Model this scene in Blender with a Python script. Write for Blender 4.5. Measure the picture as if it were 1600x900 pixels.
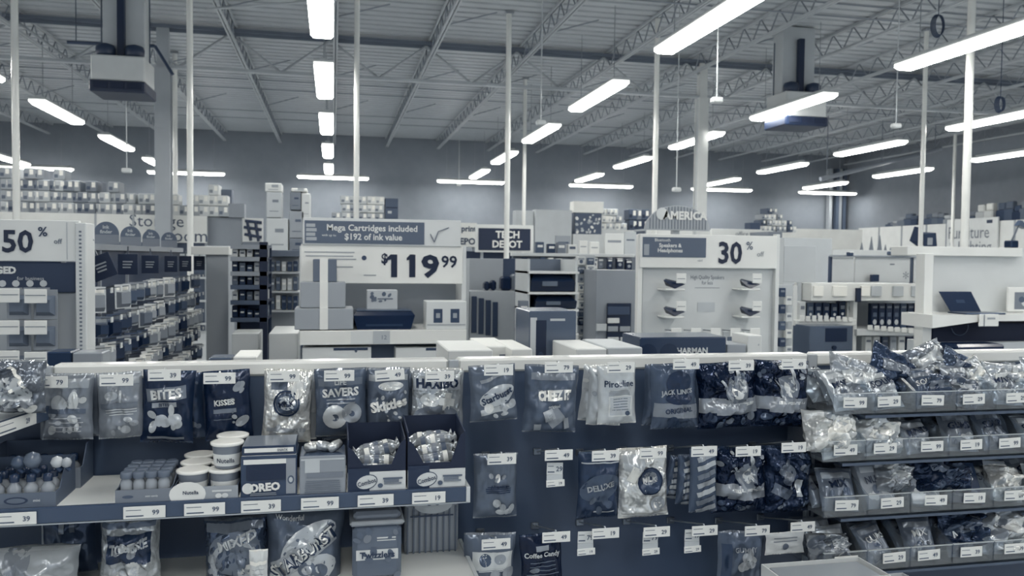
import bpy, bmesh, math, random
from mathutils import Vector, Matrix, noise
for o in list(bpy.data.objects): bpy.data.objects.remove(o)
scene = bpy.context.scene
C = scene.collection
PI = math.pi
# ---------------------------------------------------------------- camera
FPX = 1286.0
YAW = math.atan(280/1286); PITCH = -47/1286; ROLL = .0113
CAM = Vector((0, 0, 1.5))
Fv = Vector((math.sin(YAW)*math.cos(PITCH), math.cos(YAW)*math.cos(PITCH), math.sin(PITCH)))
R0 = Vector((math.cos(YAW), -math.sin(YAW), 0)); U0 = R0.cross(Fv)
Rv = R0*math.cos(ROLL) + U0*math.sin(ROLL); Uv = -R0*math.sin(ROLL) + U0*math.cos(ROLL)
cam = bpy.data.cameras.new('camera'); camo = bpy.data.objects.new('camera', cam); C.objects.link(camo)
cam.sensor_width = 36; cam.lens = FPX/1600*36; cam.clip_start = .05; cam.clip_end = 200
mw = Matrix((Rv, Uv, -Fv)).transposed().to_4x4(); mw.translation = CAM; camo.matrix_world = mw
scene.camera = camo
cam.dof.use_dof = True; cam.dof.focus_distance = 2.35; cam.dof.aperture_fstop = 6.3
# ---------------------------------------------------------------- world and exposure
LAMP = 26.0
w = bpy.data.worlds.new('world'); scene.world = w; w.use_nodes = True
bg = w.node_tree.nodes['Background']; bg.inputs[0].default_value = (.72, .84, 1.0, 1); bg.inputs[1].default_value = .5
scene.view_settings.view_transform = 'Standard'; scene.view_settings.look = 'None'
scene.view_settings.gamma = 1; scene.view_settings.use_curve_mapping = False
scene.view_settings.exposure = 0.27
# ---------------------------------------------------------------- measuring: where a sight line meets a real plane
def ray(px, py): return Fv + Rv*((px-800)/FPX) - Uv*((py-450)/FPX)
def atY(px, py, y): r = ray(px, py); return CAM + r*(y/r.y)
def atZ(px, py, z): r = ray(px, py); return CAM + r*((z-1.5)/r.z)
def atX(px, py, x): r = ray(px, py); return CAM + r*(x/r.x)
def RECT(x0, y0, x1, y1, Y):
    cy = (y0+y1)/2; cx = (x0+x1)/2
    return atY(x0, cy, Y).x, atY(cx, y1, Y).z, atY(x1, cy, Y).x, atY(cx, y0, Y).z   # X0, Z0, X1, Z1
# ---------------------------------------------------------------- materials
STOPS = [(0, (3, 20, 48)), (.25, (52, 68, 93)), (.5, (122, 129, 139)), (.75, (192, 197, 200)), (1, (248, 246, 238))]
def col(t):
    t = min(1, max(0, t))
    for (a, ca), (b, cb) in zip(STOPS, STOPS[1:]):
        if t <= b:
            k = (t-a)/(b-a); c = [(ca[i]+(cb[i]-ca[i])*k)/255 for i in range(3)]
            return tuple(((x+.055)/1.055)**2.4 if x > .04 else x/12.92 for x in c)
_M = {}
KIND = dict(matte=(.75, 0, .0), paint=(.42, 0, .0), card=(.55, 0, .0), foil=(.22, .3, 1.0), gloss=(.18, 0, .0), metal=(.3, .85, 0), print=(.4, 0, .0), fabric=(.9, 0, .0), floor=(.3, 0, 0), crinkle=(.16, .5, 2.2))
def M(t, kind='matte'):
    t = round(t*25)/25
    k = (t, kind)
    if k in _M: return _M[k]
    m = bpy.data.materials.new('%s_tone_%02d' % (kind, int(t*100))); m.use_nodes = True
    nt = m.node_tree; b = nt.nodes['Principled BSDF']
    ro, me, bu = KIND[kind]
    b.inputs['Roughness'].default_value = ro; b.inputs['Metallic'].default_value = me
    c = col(t)
    n = nt.nodes.new('ShaderNodeTexNoise'); tc = nt.nodes.new('ShaderNodeTexCoord')
    nt.links.new(tc.outputs['Object'], n.inputs['Vector'])
    n.inputs['Scale'].default_value = {'foil': 14, 'crinkle': 17}.get(kind, 3.0); n.inputs['Detail'].default_value = 3
    mx = nt.nodes.new('ShaderNodeMix'); mx.data_type = 'RGBA'
    nt.links.new(n.outputs['Fac'], mx.inputs[0])
    mx.inputs[6].default_value = tuple(x*.88 for x in c)+(1,); mx.inputs[7].default_value = tuple(min(1, x*1.1) for x in c)+(1,)
    nt.links.new(mx.outputs[2], b.inputs['Base Color'])
    if bu:
        bp = nt.nodes.new('ShaderNodeBump'); bp.inputs['Strength'].default_value = .5*bu; bp.inputs['Distance'].default_value = .012*bu
        nt.links.new(n.outputs['Fac'], bp.inputs['Height']); nt.links.new(bp.outputs[0], b.inputs['Normal'])
    _M[k] = m
    return m
def special(name, **kw):
    if name in _M: return _M[name]
    m = bpy.data.materials.new(name); m.use_nodes = True; b = m.node_tree.nodes['Principled BSDF']
    for k, v in kw.items(): b.inputs[k.replace('_', ' ')].default_value = v
    _M[name] = m
    return m
EMIT = special('lamp_diffuser', Base_Color=(.9, .9, .86, 1), Emission_Color=(1, .985, .93, 1), Emission_Strength=LAMP)
EMITS = special('lamp_diffuser_side', Base_Color=(.9, .9, .86, 1), Emission_Color=(1, .985, .93, 1), Emission_Strength=2.5)
CLEAR = bpy.data.materials.new('clear_acrylic'); CLEAR.use_nodes = True
nt = CLEAR.node_tree; nt.nodes.clear()
_o = nt.nodes.new('ShaderNodeOutputMaterial'); _mx = nt.nodes.new('ShaderNodeMixShader'); _t = nt.nodes.new('ShaderNodeBsdfTransparent'); _g = nt.nodes.new('ShaderNodeBsdfGlossy'); _d = nt.nodes.new('ShaderNodeBsdfDiffuse'); _m2 = nt.nodes.new('ShaderNodeMixShader')
_t.inputs[0].default_value = (.9, .93, .96, 1); _g.inputs['Roughness'].default_value = .12; _d.inputs[0].default_value = col(.75)+(1,)
_m2.inputs[0].default_value = .5; nt.links.new(_g.outputs[0], _m2.inputs[1]); nt.links.new(_d.outputs[0], _m2.inputs[2])
_mx.inputs[0].default_value = .13; nt.links.new(_t.outputs[0], _mx.inputs[1]); nt.links.new(_m2.outputs[0], _mx.inputs[2]); nt.links.new(_mx.outputs[0], _o.inputs[0])
# ---------------------------------------------------------------- mesh builder
_T = {}
def text_geo(s, bold=0.0):
    k = (s, bold)
    if k in _T: return _T[k]
    cu = bpy.data.curves.new('lettering', 'FONT'); cu.body = s; cu.offset = bold; cu.resolution_u = 2; cu.align_x = 'CENTER'; cu.space_line = .95
    o = bpy.data.objects.new('lettering', cu); C.objects.link(o)
    dg = bpy.context.evaluated_depsgraph_get(); me = bpy.data.meshes.new_from_object(o.evaluated_get(dg))
    vs = [(v.co.x, v.co.y) for v in me.vertices]; fs = [tuple(p.vertices) for p in me.polygons]
    bpy.data.objects.remove(o); bpy.data.curves.remove(cu); bpy.data.meshes.remove(me)
    xs = [a for a, b in vs]; ys = [b for a, b in vs]
    cx = (min(xs)+max(xs))/2; cy = (min(ys)+max(ys))/2
    _T[k] = ([(a-cx, b-cy) for a, b in vs], fs, max(xs)-min(xs), max(ys)-min(ys))
    return _T[k]
class MB:
    def __init__(s): s.v = []; s.f = []; s.mi = []; s.sm = []; s.mats = []; s.T = None
    def add(s, vs, fs, mat, smooth=False):
        if mat not in s.mats: s.mats.append(mat)
        i = s.mats.index(mat); b = len(s.v)
        s.v += [tuple(s.T @ Vector(v)) for v in vs] if s.T else [tuple(v) for v in vs]
        for f in fs: s.f.append(tuple(b+k for k in f)); s.mi.append(i); s.sm.append(smooth)
        return s
    def box(s, x0, y0, z0, x1, y1, z1, mat, bev=0):
        if x0 > x1: x0, x1 = x1, x0
        if y0 > y1: y0, y1 = y1, y0
        if z0 > z1: z0, z1 = z1, z0
        if not bev:
            v = [(x, y, z) for x in (x0, x1) for y in (y0, y1) for z in (z0, z1)]
            return s.add(v, [(0, 1, 3, 2), (4, 6, 7, 5), (0, 4, 5, 1), (2, 3, 7, 6), (0, 2, 6, 4), (1, 5, 7, 3)], mat)
        b = min(bev, (x1-x0)*.45, (y1-y0)*.45, (z1-z0)*.45); pts = []
        for x, sx in ((x0, 1), (x1, -1)):
            for y, sy in ((y0, 1), (y1, -1)):
                for z, sz in ((z0, 1), (z1, -1)):
                    pts += [(x, y+sy*b, z+sz*b), (x+sx*b, y, z+sz*b), (x+sx*b, y+sy*b, z)]
        return s.hull(pts, mat)
    def hull(s, pts, mat, smooth=False):
        bm = bmesh.new()
        for p in pts: bm.verts.new(p)
        bmesh.ops.convex_hull(bm, input=list(bm.verts))
        bmesh.ops.delete(bm, geom=[v for v in bm.verts if not v.link_faces], context='VERTS')
        bm.verts.index_update()
        s.add([tuple(v.co) for v in bm.verts], [tuple(v.index for v in f.verts) for f in bm.faces], mat, smooth); bm.free()
        return s
    def tube(s, p0, p1, r, mat, n=8, r2=None, cap=True):
        p0 = Vector(p0); p1 = Vector(p1); d = (p1-p0).normalized(); r2 = r if r2 is None else r2
        a = d.orthogonal().normalized(); b = d.cross(a)
        v = []
        for p, q in ((p0, r), (p1, r2)):
            v += [p+(a*math.cos(2*PI*i/n)+b*math.sin(2*PI*i/n))*q for i in range(n)]
        s.add(v, [(i, (i+1) % n, n+(i+1) % n, n+i) for i in range(n)], mat, n > 5)
        if cap: s.add(v, [tuple(range(n-1, -1, -1)), tuple(range(n, 2*n))], mat)
        return s
    def path(s, pts, r, mat, n=8):
        for a, b in zip(pts, pts[1:]): s.tube(a, b, r, mat, n)
        return s
    def lathe(s, prof, mat, n=18, cx=0, cy=0):
        v = []; f = []
        for r, z in prof: v += [(cx+r*math.cos(2*PI*i/n), cy+r*math.sin(2*PI*i/n), z) for i in range(n)]
        for k in range(len(prof)-1):
            f += [(k*n+i, k*n+(i+1) % n, (k+1)*n+(i+1) % n, (k+1)*n+i) for i in range(n)]
        s.add(v, f, mat, True)
        return s.add(v, [tuple(range(n-1, -1, -1)), tuple(range((len(prof)-1)*n, len(prof)*n))], mat)
    def prism(s, out, y0, y1, mat):      # outline in x,z
        n = len(out); v = [(x, y0, z) for x, z in out]+[(x, y1, z) for x, z in out]
        return s.add(v, [tuple(range(n)), tuple(range(2*n-1, n-1, -1))]+[(i, n+i, n+(i+1) % n, (i+1) % n) for i in range(n)], mat)
    def prismx(s, out, x0, x1, mat):      # outline in y,z
        n = len(out); v = [(x0, y, z) for y, z in out]+[(x1, y, z) for y, z in out]
        return s.add(v, [tuple(range(n)), tuple(range(2*n-1, n-1, -1))]+[(i, n+i, n+(i+1) % n, (i+1) % n) for i in range(n)], mat)
    def text(s, t, cx, y, cz, h, mat, bold=.0, maxw=None, rot=0, sx=1.0):   # lettering facing -y; h is the height of the whole block
        vs, fs, W, H = text_geo(t, bold); k = h/H; kx = k*sx
        if maxw and W*kx > maxw: kx = maxw/W
        c, q = math.cos(rot), math.sin(rot)
        return s.add([(cx+(a*kx*c-b*k*q), y, cz+(a*kx*q+b*k*c)) for a, b in vs], fs, mat)
    def build(s, name, parent=None, loc=None):
        me = bpy.data.meshes.new(name); me.from_pydata(s.v, [], s.f)
        for m in s.mats: me.materials.append(m)
        me.polygons.foreach_set('material_index', s.mi); me.polygons.foreach_set('use_smooth', s.sm); me.update()
        o = bpy.data.objects.new(name, me); C.objects.link(o)
        if parent: o.parent = parent
        if loc is not None: o.location = loc
        return o
def tag(o, label, cat, group=None, kind=None):
    o['label'] = label; o['category'] = cat
    if group: o['group'] = group
    if kind: o['kind'] = kind
    return o
def thing(name, label, cat, loc=(0, 0, 0), rz=0, group=None):
    o = bpy.data.objects.new(name, None); C.objects.link(o); o.empty_display_size = .05
    o.location = loc; o.rotation_euler = (0, 0, rz)
    return tag(o, label, cat, group)
def struct(mb, name, parent=None):
    o = mb.build(name, parent); o['kind'] = 'structure'
    return o
def copy_tree(o, parent=None):
    c = o.copy(); C.objects.link(c)
    if parent: c.parent = parent
    for ch in list(o.children): copy_tree(ch, c)
    return c
ORD = ['first', 'second', 'third', 'fourth', 'fifth', 'sixth', 'seventh', 'eighth', 'ninth', 'tenth', 'eleventh', 'twelfth', 'thirteenth', 'fourteenth', 'fifteenth', 'sixteenth', 'seventeenth', 'eighteenth', 'nineteenth', 'twentieth', 'twenty-first', 'twenty-second', 'twenty-third', 'twenty-fourth', 'twenty-fifth', 'twenty-sixth', 'twenty-seventh', 'twenty-eighth', 'twenty-ninth', 'thirtieth']
# printed artwork laid on a surface S(u, v, eps); sizes are fractions of the width
def decor(mb, S, w, h, ops, seed=0, kind='print', base=.0008):
    rnd = random.Random(seed); lay = [0]
    def put(pts, faces, t, smooth=True, e=None):
        mb.add([S(x/(w/2), z/(h/2), e) for x, z in pts], faces, M(t, kind), smooth)
    def ell(u, v, ru, rv, t, rot, e, rin=0):
        cx, cz = u*w/2, v*h/2; c, q = math.cos(rot), math.sin(rot); n = 18; pts = []; f = []
        rs = [rin, (rin+1)/2, 1] if rin else [.001, .4, .72, 1]
        for r in rs:
            for i in range(n):
                a = 2*PI*i/n; x = math.cos(a)*ru*w*r; z = math.sin(a)*rv*w*r
                pts.append((cx+x*c-z*q, cz+x*q+z*c))
        for k in range(len(rs)-1): f += [(k*n+i, k*n+(i+1) % n, (k+1)*n+(i+1) % n, (k+1)*n+i) for i in range(n)]
        put(pts, f, t, True, e)
    def rect(u, v, rw, rh, t, rot, e):
        cx, cz = u*w/2, v*h/2; c, q = math.cos(rot), math.sin(rot); nx = max(3, int(rw*26)); nz = max(3, int(rh*26)); pts = []; f = []
        for j in range(nz+1):
            for i in range(nx+1):
                x = (i/nx-.5)*rw*w; z = (j/nz-.5)*rh*w; pts.append((cx+x*c-z*q, cz+x*q+z*c))
        for j in range(nz):
            for i in range(nx): a = j*(nx+1)+i; f.append((a, a+1, a+nx+2, a+nx+1))
        put(pts, f, t, True, e)
    for op in ops:
        lay[0] += 1; e = base+.0003*lay[0]; k = op[0]
        if k == 'ell': ell(op[1], op[2], op[3], op[4], op[5], op[6] if len(op) > 6 else 0, e)
        elif k == 'ring': ell(op[1], op[2], op[3], op[3], op[4], 0, e, op[5])
        elif k == 'rect': rect(op[1], op[2], op[3], op[4], op[5], op[6] if len(op) > 6 else 0, e)
        elif k == 'txt':      # txt, string, u, v, height/w, tone, rot, bold, maxw
            s, u, v, hh, t = op[1:6]; rot = op[6] if len(op) > 6 else 0; bold = op[7] if len(op) > 7 else .02; mxw = op[8] if len(op) > 8 else .86
            vs, fs, W, H = text_geo(s, bold); kz = hh*w/H; kx = kz
            if W*kx > mxw*w: kx = mxw*w/W
            c, q = math.cos(rot), math.sin(rot)
            put([(u*w/2+a*kx*c-b*kz*q, v*h/2+a*kx*q+b*kz*c) for a, b in vs], fs, t, False, e+.002)
        elif k == 'blobs':      # blobs, n, u0, v0, u1, v1, rmin, rmax, t0, t1
            n, u0, v0, u1, v1, ra, rb, t0, t1 = op[1:10]
            for i in range(n):
                r = rnd.uniform(ra, rb); ell(rnd.uniform(u0, u1), rnd.uniform(v0, v1), r, r*rnd.uniform(.5, .95), rnd.uniform(t0, t1), rnd.uniform(0, 3), e+.00004*i)
        elif k == 'lines':      # lines, n, u, v0, v1, w, tone
            n, u, v0, v1, ww, t = op[1:7]
            for i in range(n): rect(u, v0+(v1-v0)*i/max(1, n-1), ww*rnd.uniform(.75, 1), .022, t, 0, e)
def bag_mesh(w, h, d, t, ops, seed, kind='foil', nx=28, nz=38, wrinkle=1.0, crimp=.05, edge=None):
    mb = MB(); sd = seed*7.31
    def S(u, v, e=0, side=-1):
        uu = max(-1, min(1, u)); vv = max(-1, min(1, v))
        env = (max(0, 1-abs(uu)**2.6))**.7 * (max(0, 1-abs(vv)**5))**.8
        wid = (w/2)*(1-.06*(1-vv*vv)**1.5 + .035*noise.noise(Vector((sd, vv*2.2, uu))))
        wr = noise.noise(Vector((uu*2.3+sd, vv*2.6, sd)))*.30 + noise.noise(Vector((uu*7+sd, vv*5+abs(uu)*3, sd*2)))*.14
        y = d/2*env*(1+wr*wrinkle)
        y += .0035*wrinkle*noise.noise(Vector((uu*1.7, vv*1.5+sd, 3)))*side
        crim = .0012*math.sin(uu*40) if abs(vv) > 1-2*crimp else 0
        return (uu*wid, side*(y+e)+crim*side, vv*h/2 + .012*h*noise.noise(Vector((uu*1.6+sd, vv, 8))))
    for side in (-1, 1):
        vs = [S(-1+2*i/nx, -1+2*j/nz, 0, side) for j in range(nz+1) for i in range(nx+1)]; fs = []; fe = []
        for j in range(nz):
            for i in range(nx):
                a = j*(nx+1)+i; q = (a, a+1, a+nx+2, a+nx+1); q = q if side < 0 else q[::-1]
                (fe if (j == 0 or j == nz-1) else fs).append(q)
        mb.add(vs, fs, M(t, kind), True)
        mb.add(vs, fe, M(min(1, t+.12) if edge is None else edge, kind), False)
    decor(mb, S, w, h, ops, seed, 'foil' if kind in ('foil', 'crinkle') else 'print', .0018)
    return mb
def numtxt(seed): return random.Random(seed).choice(['79', '29', '49', '99', '19', '39'])
def tag_mesh(mb, x, y, z, w=.078, h=.028, num='79', t=.9, rot=0, tilt=0):
    T0 = mb.T; mb.T = (T0 or Matrix()) @ Matrix.Translation((x, y, z)) @ Matrix.Rotation(rot, 4, 'Y') @ Matrix.Rotation(tilt, 4, 'X')
    mb.box(-w/2, -.001, -h/2, w/2, .001, h/2, M(t, 'card'), .0007)
    ink = M(.3, 'print')
    mb.box(-w*.44, -.0014, h*.18, -w*.08, -.001, h*.23, ink); mb.box(-w*.44, -.0014, -h*.32, -w*.02, -.001, -h*.22, ink)
    mb.text(num, w*.27, -.0018, -h*.02, h*.42, ink, .02)
    mb.T = T0
    return mb
# ================================================================ THE SETTING
YB = 30.6; XL = -17.0; XR = atY(1335, 300, 30.0).x; YF = -9.0; ZD = 5.85; ZJ = 5.45
mb = MB(); mb.box(XL-.3, YF, -.2, XR+.3, YB+.3, 0, M(.72, 'floor')); struct(mb, 'floor')
mb = MB(); n = int((YB-YF)/.3); vs = []; fs = []
for i in range(n):
    y = YF+i*.3
    for dy, z in ((0, ZD), (.19, ZD), (.215, ZD+.06), (.275, ZD+.06)):
        vs += [(XL-.3, y+dy, z), (XR+.3, y+dy, z)]
fs = [(2*k, 2*k+1, 2*k+3, 2*k+2) for k in range(len(vs)//2-1)]
mb.add(vs, fs, M(.68, 'paint')); mb.box(XL-.3, YF, ZD+.1, XR+.3, YB+.3, ZD+.2, M(.64, 'paint'))
ceiling = struct(mb, 'ceiling')
mb = MB(); mb.box(XL-.3, YB, 0, XR+.3, YB+.25, ZD+.15, M(.52, 'matte'))
struct(mb, 'wall_back')
mb = MB(); mb.box(XR, YF, 0, XR+.25, YB, ZD+.15, M(.52, 'matte'))
struct(mb, 'wall_right')
mb = MB(); mb.box(XL-.25, YF, 0, XL, YB, ZD+.15, M(.52, 'matte')); struct(mb, 'wall_left')
mb = MB()
for dx in (-.95, -.62, -.5, -.3): mb.box(XR+dx, YB-.32, 0, XR+dx+.13, YB-.1, 5.3, M(.35 if dx in (-.62, -.3) else .62, 'paint'))
struct(mb, 'trim_1')
mb = MB(); mb.box(XL, YB-.015, 0, XR, YB-.001, .12, M(.25, 'paint')); struct(mb, 'baseboard_back')
# --- bar joists under the deck, girders across
def joist_mesh(y0, y1, pitch=.62):
    mb = MB(); a = M(.68, 'paint')
    for s in (-.045, .012): mb.box(s, y0, ZD-.05, s+.033, y1, ZD-.004, a); mb.box(s, y0+.5, ZJ, s+.033, y1-.35, ZJ+.045, a)
    y = y0+.3; up = True
    while y < y1-pitch*.6:
        a0 = (0, y, ZD-.03 if up else ZJ+.02); a1 = (0, y+pitch*.5, ZJ+.02 if up else ZD-.03); mb.tube(a0, a1, .013, M(.52, 'paint'), 5); y += pitch*.5; up = not up
    return mb
jo = joist_mesh(YF, YB).build('roof_joist', ceiling); X0J = atY(439, 219, YB).x
jo.location.x = X0J; js = [X0J+1.86*k for k in range(-7, 13)]
for x in js[1:]:
    if XL < x < XR: c = jo.copy(); C.objects.link(c); c.location.x = x
jo.location.x = js[0]
def girder_mesh(x0, x1, y):
    mb = MB(); a = M(.44, 'paint'); b = M(.68, 'paint')
    mb.box(x0, y-.08, 5.72, x1, y+.08, 5.78, a); mb.box(x0, y-.006, 5.66, x1, y+.006, 5.72, a); mb.box(x0, y-.07, 4.98, x1, y+.07, 5.03, b)
    x = x0+.2; up = True
    while x < x1-.9:
        mb.box(0, 0, 0, 0, 0, 0, a) if 0 else mb.tube((x, y, 5.7 if up else 5.02), (x+.93, y, 5.02 if up else 5.7), .026, b, 6); x += .93; up = not up
    return mb
for y in (3.4, 16.6):
    girder_mesh(XL, XR, y).build('roof_girder', ceiling)
mb = MB()
for y in (7.6, 12.2, 20.9, 25.4):
    mb.tube((XL, y, ZJ+.06), (XR, y, ZJ+.06), .014, M(.56, 'paint'), 6); mb.tube((XL, y+.1, ZD-.1), (XR, y+.1, ZD-.1), .014, M(.56, 'paint'), 6)
mb.build('bridging_rod', ceiling)
mb = MB()
for i, (a, b) in enumerate([((-2, 14, ZJ-.05), (5, 10.5, ZJ-.05))]):
    mb.tube(a, b, .02, M(.7, 'paint'), 6)
rnd = random.Random(5)
for x in js:      # little diagonal kicker braces from joist to joist
    for y in (9.3, 14.2, 18.8, 23.1):
        mb.tube((x, y, ZJ+.03), (x+.9, y+.1, ZD-.06), .014, M(.55, 'paint'), 5)
mb.build('kicker_brace', ceiling)
# --- lamps
def lamp_mesh(L=2.44, vert=True):
    body = MB(); p = M(.8, 'paint'); body.box(-.145, -L/2, .045, .145, L/2, .085, p, .01); body.box(-.06, -L/2+.1, .085, .06, L/2-.1, .13, p, .008)
    dif = MB(); out = [(-.135, .045), (-.135, .005), (-.10, -.035), (.10, -.035), (.135, .005), (.135, .045)]
    n = len(out); vs = [(x, -L/2+.05 if z < .0 else -L/2+.01, z) for x, z in out]+[(x, L/2-.05 if z < 0 else L/2-.01, z) for x, z in out]
    dif.add(vs, [tuple(range(n)), tuple(range(2*n-1, n-1, -1))]+[(i, n+i, n+(i+1) % n, (i+1) % n) for i in (0, 4, 5)], EMITS)
    dif.add(vs, [(i, n+i, n+(i+1) % n, (i+1) % n) for i in (1, 2, 3)], EMIT)
    ws = []
    for y in (-L*.36, L*.36): w_ = MB(); w_.tube((0, y, .12), (0, y, ZJ-4.2+.02), .006, M(.6, 'metal'), 5); ws.append(w_)
    return body, dif, ws[0], ws[1]
ROWS = [(-9.3, 'first', -1.0), (-5.2, 'second', 0), (-.14, 'third', 0), (4.45, 'fourth', 0), (8.3, 'fifth', 0), (12.75, 'sixth', 0), (16.9, 'seventh', 0)]
DR = {-5.2: [(-5.09, 17.65), (-5.16, 21.9), (-5.3, 26.35)], -9.3: [(-9.25, 27.1)]}
proto = thing('ceiling_lamp', 'x', 'ceiling lamp', (0, 0, 4.2), 0, 'strip lamps under the roof')
for nm, m_ in zip(('housing', 'diffuser', 'hanger_wire', 'hanger_wire'), lamp_mesh()): m_.build(nm, proto)
first = True
def put_lamp(x, y, rz, label):
    global first
    o = proto if first else copy_tree(proto); first = False
    o.location = (x, y, 4.2); o.rotation_euler.z = rz; o['label'] = label
for X, nm, _ in ROWS:
    ys = [-4.6, -.4, 4.2, 8.95, 13.3, 17.55, 22.0, 26.5]
    for k, y in enumerate(ys):
        if X < 0 and y > 9 and abs(X+.14) > 1:
            pass
        x = X
        if X == 8.3: x = 7.75+(y-9)*.035 if y > 5 else 7.6
        if X == 12.75: x = 12.2+(y-13)*.07 if y > 9 else 12.0
        if X == 16.9: x = 16.5+(y-17)*.07 if y > 12 else 16.3
        if X == 4.45: x = 4.2+(y-9)*.025 if y > 5 else 4.2
        if X == -9.3 and y > 20: y = 27.0 if k == 7 else 22.6
        if X == -.14 and k == 3: y = 9.3
        put_lamp(x, y, 0, 'strip lamp %s the far wall, %s lengthwise lamp row from left' % (['nearest', 'second from', 'third from', 'fourth from', 'fifth from', 'sixth from', 'seventh from', 'eighth from'][7-k], nm))
for k, x in enumerate((-14.0, -9.5, -4.8, 0, 4.83, 9.74, 14.6, 19.15)):
    put_lamp(x, 29.35, PI/2, 'strip lamp running along the far wall, %s of its row from the left' % ORD[k])
# --- columns and poles
def column(px, py, Y, wd, label, tone):
    p = atY(px, py, Y); t = thing('support_column', label, 'column', (p.x, Y, 0), 0)
    mb = MB(); a = M(tone, 'paint')
    mb.box(-wd/2, -wd/2, .0, wd/2, -wd/2+.03, 4.98, a); mb.box(-wd/2, wd/2-.03, 0, wd/2, wd/2, 4.98, a); mb.box(-wd*.42, -wd/2+.01, 0, wd*.42, wd/2-.01, 4.98, M(tone-.1, 'paint')); mb.build('shaft', t)
    mb = MB(); mb.box(-wd*.7, -wd*.7, 0, wd*.7, wd*.7, .03, a); mb.build('base_plate', t)
    mb = MB(); mb.box(-wd*.4, -.075, 4.98, wd*.4, .075, 5.715, a); mb.build('cap_plate', t)
    return t
column(256, 300, 16.6, .27, 'wide steel roof column at the left, its top by the hanging heater', .62)
column(1094, 300, 16.6, .22, 'square steel roof column right of the domed sign', .85)
for px, py, Y, r, lb in [(25, 250, 12.0, .045, 'white floor to ceiling pole behind the 50 percent sign'), (297, 250, 12.8, .045, 'white floor to ceiling pole just right of the wide roof column'), (557, 250, 13.0, .042, 'white pole rising behind the ink cartridge price sign'),
    (793, 250, 14.4, .048, 'white pole rising through the black depot sign'), (1024, 250, 14.0, .048, 'white pole left of the domed sign'), (1511, 250, 9.6, .052, 'thick white pole in front of the furniture sign'),
    (1442, 250, 13.5, .042, 'thin white pole left of the furniture sign'), (1490, 300, 22.0, .05, 'thin distant pole between the two poles at the right'), (819, 290, 19.5, .045, 'thin distant pole right of the black depot sign'), (274, 300, 19.0, .05, 'thin distant pole half hidden between wide column and white pole')]:
    p = atY(px, py, Y); t = thing('support_pole', lb, 'pole', (p.x, Y, 0), 0)
    m = MB(); m.tube((0, 0, 0), (0, 0, ZD-.012), r, M(.86, 'gloss'), 14); m.build('pole', t)
    m = MB(); m.tube((0, 0, 0), (0, 0, .03), r*2, M(.6, 'paint'), 14); m.build('base_flange', t)
    m = MB(); m.box(-r*1.6, -r*1.6, ZD-.05, r*1.6, r*1.6, ZD-.008, M(.6, 'paint')); m.build('top_bracket', t)
# --- suspended heaters
def heater(px0, py0, px1, py1, Y, lb):
    x0, z0, x1, z1 = RECT(px0, py0, px1, py1, Y); W = x1-x0; H = z1-z0
    t = thing('ceiling_heater', lb, 'air heater', ((x0+x1)/2, Y, z0))
    D = .7
    m = MB(); m.box(-W/2, 0, .0, W/2, D, H, M(.78, 'paint'), .02); m.build('cabinet', t)
    m = MB(); m.box(-W/2-.02, -.03, -.17, W/2+.02, D+.03, 0, M(.1, 'paint'), .02)
    for k in (-1, 0, 1): m.box(k*W*.31-W*.13, -.045, -.12, k*W*.31+W*.13, -.03, -.03, M(.04, 'matte'))
    m.build('louvre_base', t)
    m = MB(); m.box(-W*.38, .32, H, W*.42, D-.02, ZD-z0-.02, M(.72, 'paint'), .01); m.build('duct', t)
    m = MB(); m.box(-.05, .18, H, .05, .28, min(H+1.0, ZD-z0-.1), M(.08, 'paint')); m.build('flue', t)
    for s in (-1, 1):
        m = MB(); m.lathe([(.02, 0), (.12, .0), (.14, .04), (.14, .12), (.12, .17), (.03, .2)], M(.14, 'paint'), 14, s*W*.27, .16); m.build('fan_cap', t, (0, 0, H))
    m = MB()
    for s in (-1, 1): m.tube((s*W*.46, .5, H), (s*W*.46, .5, ZJ-z0+.1), .012, M(.4, 'metal'), 6)
    m.build('hanger_rod', t)
heater(141, 86, 226, 126, 13.2, 'hanging white heater box with dark louvres, left of the wide roof column')
heater(1228, 143, 1292, 182, 13.6, 'hanging white heater box with dark louvres at the upper right')
# gas pipe with drop by left heater, loose cable coils at right, pendant drops
p = atY(105, 66, 14.3); q = atY(242, 72, 14.3); r = atY(270, 117, 14.3)
m = MB(); m.path([p, q, r], .028, M(.22, 'paint')); [m.tube(v, (v.x, v.y, ZD-.005), .008, M(.4, 'metal'), 5) for v in (p.lerp(q, .1), p.lerp(q, .9))]; tag(m.build('gas_pipe'), 'thin dark pipe running behind the left hanging heater to the column', 'pipe')
p = atY(1282, 280, 22.); q = atY(1470, 232, 22.)
m = MB(); m.tube(p, q, .07, M(.55, 'paint'), 10); [m.tube(p.lerp(q, k), Vector((p.lerp(q, k).x, p.lerp(q, k).y, ZD-.005)), .015, M(.5, 'paint'), 6) for k in (.05, .5, .95)]; tag(m.build('sprinkler_pipe'), 'grey sloping pipe under the roof at the far right corner', 'pipe')
for i, (px, py, Y, lb) in enumerate([(1466, 40, 10.5, 'coil of dark cable tied to a roof joist at the upper right'), (1563, 163, 10.5, 'small coil of dark cable under the roof at the right edge')]):
    c = atY(px, py, Y); m = MB(); rr = .11 if i == 0 else .08
    for k in range(4):
        pts = [(rr*(1+.1*k)*math.cos(a*PI/8)*.7, .02*k-.03, rr*1.3*math.sin(a*PI/8)*(1+.05*k)) for a in range(17)]
        m.path(pts, .008, M(.2, 'matte'), 5)
    m.tube((0, 0, rr*1.3), (0, 0, ZJ-c.z), .006, M(.2, 'matte'), 5); tag(m.build('cable_coil', None, c), lb, 'cable')
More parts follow.
